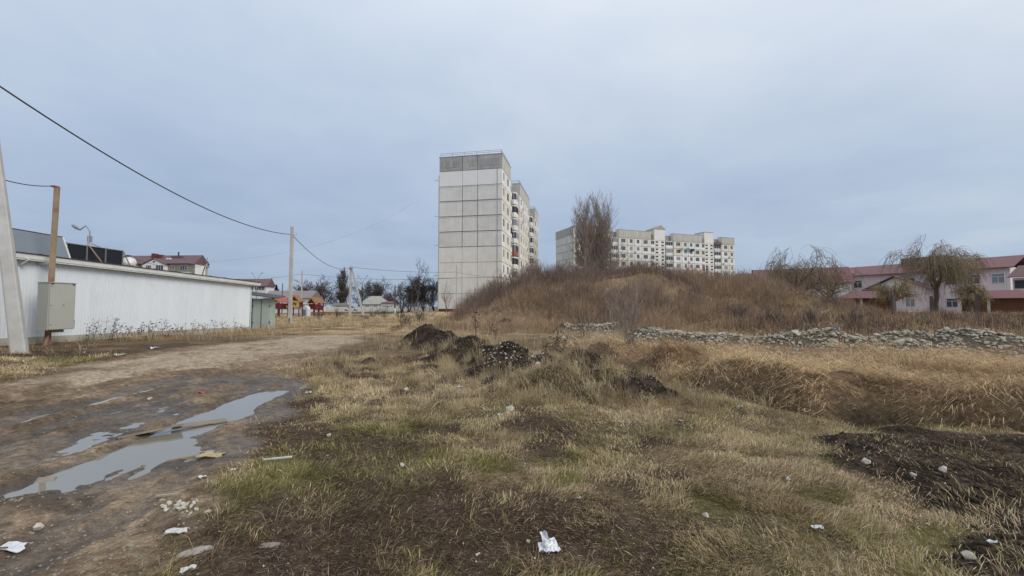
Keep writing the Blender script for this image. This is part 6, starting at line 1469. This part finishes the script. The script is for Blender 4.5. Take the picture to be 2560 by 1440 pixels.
# rubble bits by the grass edge
g = G(455, 1275); rb = thing('stone_scatter', 'cluster of small grey-white broken stones on mud', 'stones', g)
for i in range(34): s = random.uniform(.012, .032); a = G(random.gauss(455, 26), random.gauss(1272, 8)); put('stone', random.choice(STW), rb, (a.x - g.x, a.y - g.y, a.z - g.z + s * .3), (random.random(), random.random(), random.random() * 6), (s, s, s * .7))
for px, py, s, lab in ((1005, 1168, .055, 'upright cream limestone lump on green grass'), (518, 1287, .042, 'pale lump of stone beside the cluster of broken stones'), (95, 1325, .055, 'pale stone on the bare mud near the crushed bag'), (822, 1092, .05, 'white stone in the straw left of the grassy mound'),
                       (1275, 1028, .11, 'large rounded white stone at the foot of the grassy mound'), (1765, 1292, .045, 'grey-white stone in the dry grass near the paper scraps'), (2360, 1180, .075, 'long cream stone lying on the black spoil'),
                       (2165, 1160, .07, 'pale flat stone at the edge of the black spoil'), (1016, 978, .09, 'grey stone in tall straw left of the mounds'), (1345, 918, .16, 'pale boulder lying on the low soil mound'), (1440, 912, .10, 'squat white stone on the right soil mound'),
                       (818, 1142, .03, 'little grey stone in the green turf'), (375, 1000, .07, 'cream stone on the mud above the puddle'), (2420, 1395, .06, 'grey stone half buried in the spoil'), (2283, 1192, .05, 'small white stone at the spoil edge'), (1320, 1358, .03, 'small grey stone beside the raised-handle bag')):
    drop('limestone', random.choice(STW), px, py, lab, 'stone', None, s * .25).scale = (s * .72, s * .72, s * .8)
SC = M_PAPER
for i, (px, py, w, l, lab) in enumerate(((1150, 970, .17, .10, 'white paper scrap below the stony mound'), (1148, 985, .14, .08, 'blue-white carton scrap below the stony mound'), (1095, 945, .22, .12, 'thin pale plastic film on straw left of the mounds'), (983, 1021, .12, .07, 'white folded card in the straw meadow'),
        (1250, 1040, .10, .09, 'crumpled silver-white wrapper beside the large rounded stone'), (1850, 1020, .15, .06, 'white crushed cup in dry grass near the ditch'), (1703, 1056, .12, .06, 'white bottle cap strip in pale grass'), (1971, 1203, .10, .05, 'grey-white crushed packet in the dry grass'),
        (2045, 1328, .13, .06, 'long white paper scrap in straw near the spoil'), (1505, 895, .24, .20, 'white torn bag on the right soil mound'), (580, 1180, .07, .03, 'small white scrap on mud beside the rag'), (585, 1178, .05, .05, 'white shred on the mud slope'), (1195, 1395, .05, .02, 'tiny white paper stub on brown litter'),
        (505, 1200, .09, .06, 'greyish film scrap on the muddy bank'), (770, 985, .16, .09, 'pale film snagged at the track edge'), (800, 975, .14, .04, 'white stick-like scrap at the track edge'), (300, 890, .45, .16, 'white crushed sheet lying below the shed wall'), (385, 872, .4, .2, 'silvery plastic litter under the dead weeds'), (705, 845, .35, .1, 'white flat scrap beside the sandy track'),
        (1410, 845, .35, .22, 'white rag caught near the small shrub'), (1640, 848, .5, .3, 'pale torn sacking in front of the small heap'), (470, 1432, .12, .05, 'white torn wrapper at the lower mud edge'), (2480, 1365, .1, .03, 'white strip on the black spoil'), (1450, 1250, .05, .04, 'small white tuft of paper in the turf'), (1290, 835, .3, .15, 'greyish film in the brush at the hill foot'))):
    m = M_PLASTIC if i % 3 else SC
    if 'blue' in lab: m = mat('blue_carton', (0.40, 0.50, 0.66), .6, .2, 9)
    w, l = w * .6, l * .6
    drop('litter_scrap', sheetm(40 + i, w, l, min(.03, w * .16), m, 5, 4, .003), px, py, lab, 'litter', None, .012)
M_PURP = mat('purple_bag', (0.07, 0.04, 0.09), .6, .2)
drop('plastic_bag', crumple(61, .15, .10, .08, M_PURP, .25), 2089, 826, 'dark purple plastic bag on top of the long rubble heap', 'plastic bag', None, .04)
# sticks and bent stems
for i, (px, py, l, lab) in enumerate(((1700, 985, .5, 'dry forked stick standing at the ditch rim'), (2345, 975, .45, 'bent pale reed stem over the matted bank'), (880, 995, .5, 'pale branch lying in the straw meadow'), (1080, 1020, .45, 'broken pale stick beside the tall tufts'))):
    g = G(px, py); a = random.random() * 6.28; o = MB().tube([(0, 0, 0), (math.cos(a) * l * .3, math.sin(a) * l * .3, .10 if i < 2 else .04), (math.cos(a) * l * .7, math.sin(a) * l * .7, .16 if i < 2 else .05), (math.cos(a) * l, math.sin(a) * l, .12 if i < 2 else .02)], .009, 5, .004).build('dry_stick', M_BOARDL, None, g)
    tag(o, lab, 'stick')
# half-buried tyre on the slope
g = G(1265, 806); ty = MB()
for i in range(25):
    a = i / 24 * math.pi
    for k in range(6): b = k / 6 * 6.283; ty.v.append(((.42 + .09 * math.cos(b)) * math.cos(a), .09 * math.sin(b), (.42 + .09 * math.cos(b)) * math.sin(a)))
for i in range(24):
    for k in range(6): ty.f.append((i*6 + k, i*6 + (k+1) % 6, (i+1)*6 + (k+1) % 6, (i+1)*6 + k))
o = ty.build('old_tyre', M_TYRE, None, g + Vector((0, 0, -.28)), (R(15), 0, R(10)), True); tag(o, 'black tyre half buried in dry grass at the hill foot', 'tyre')
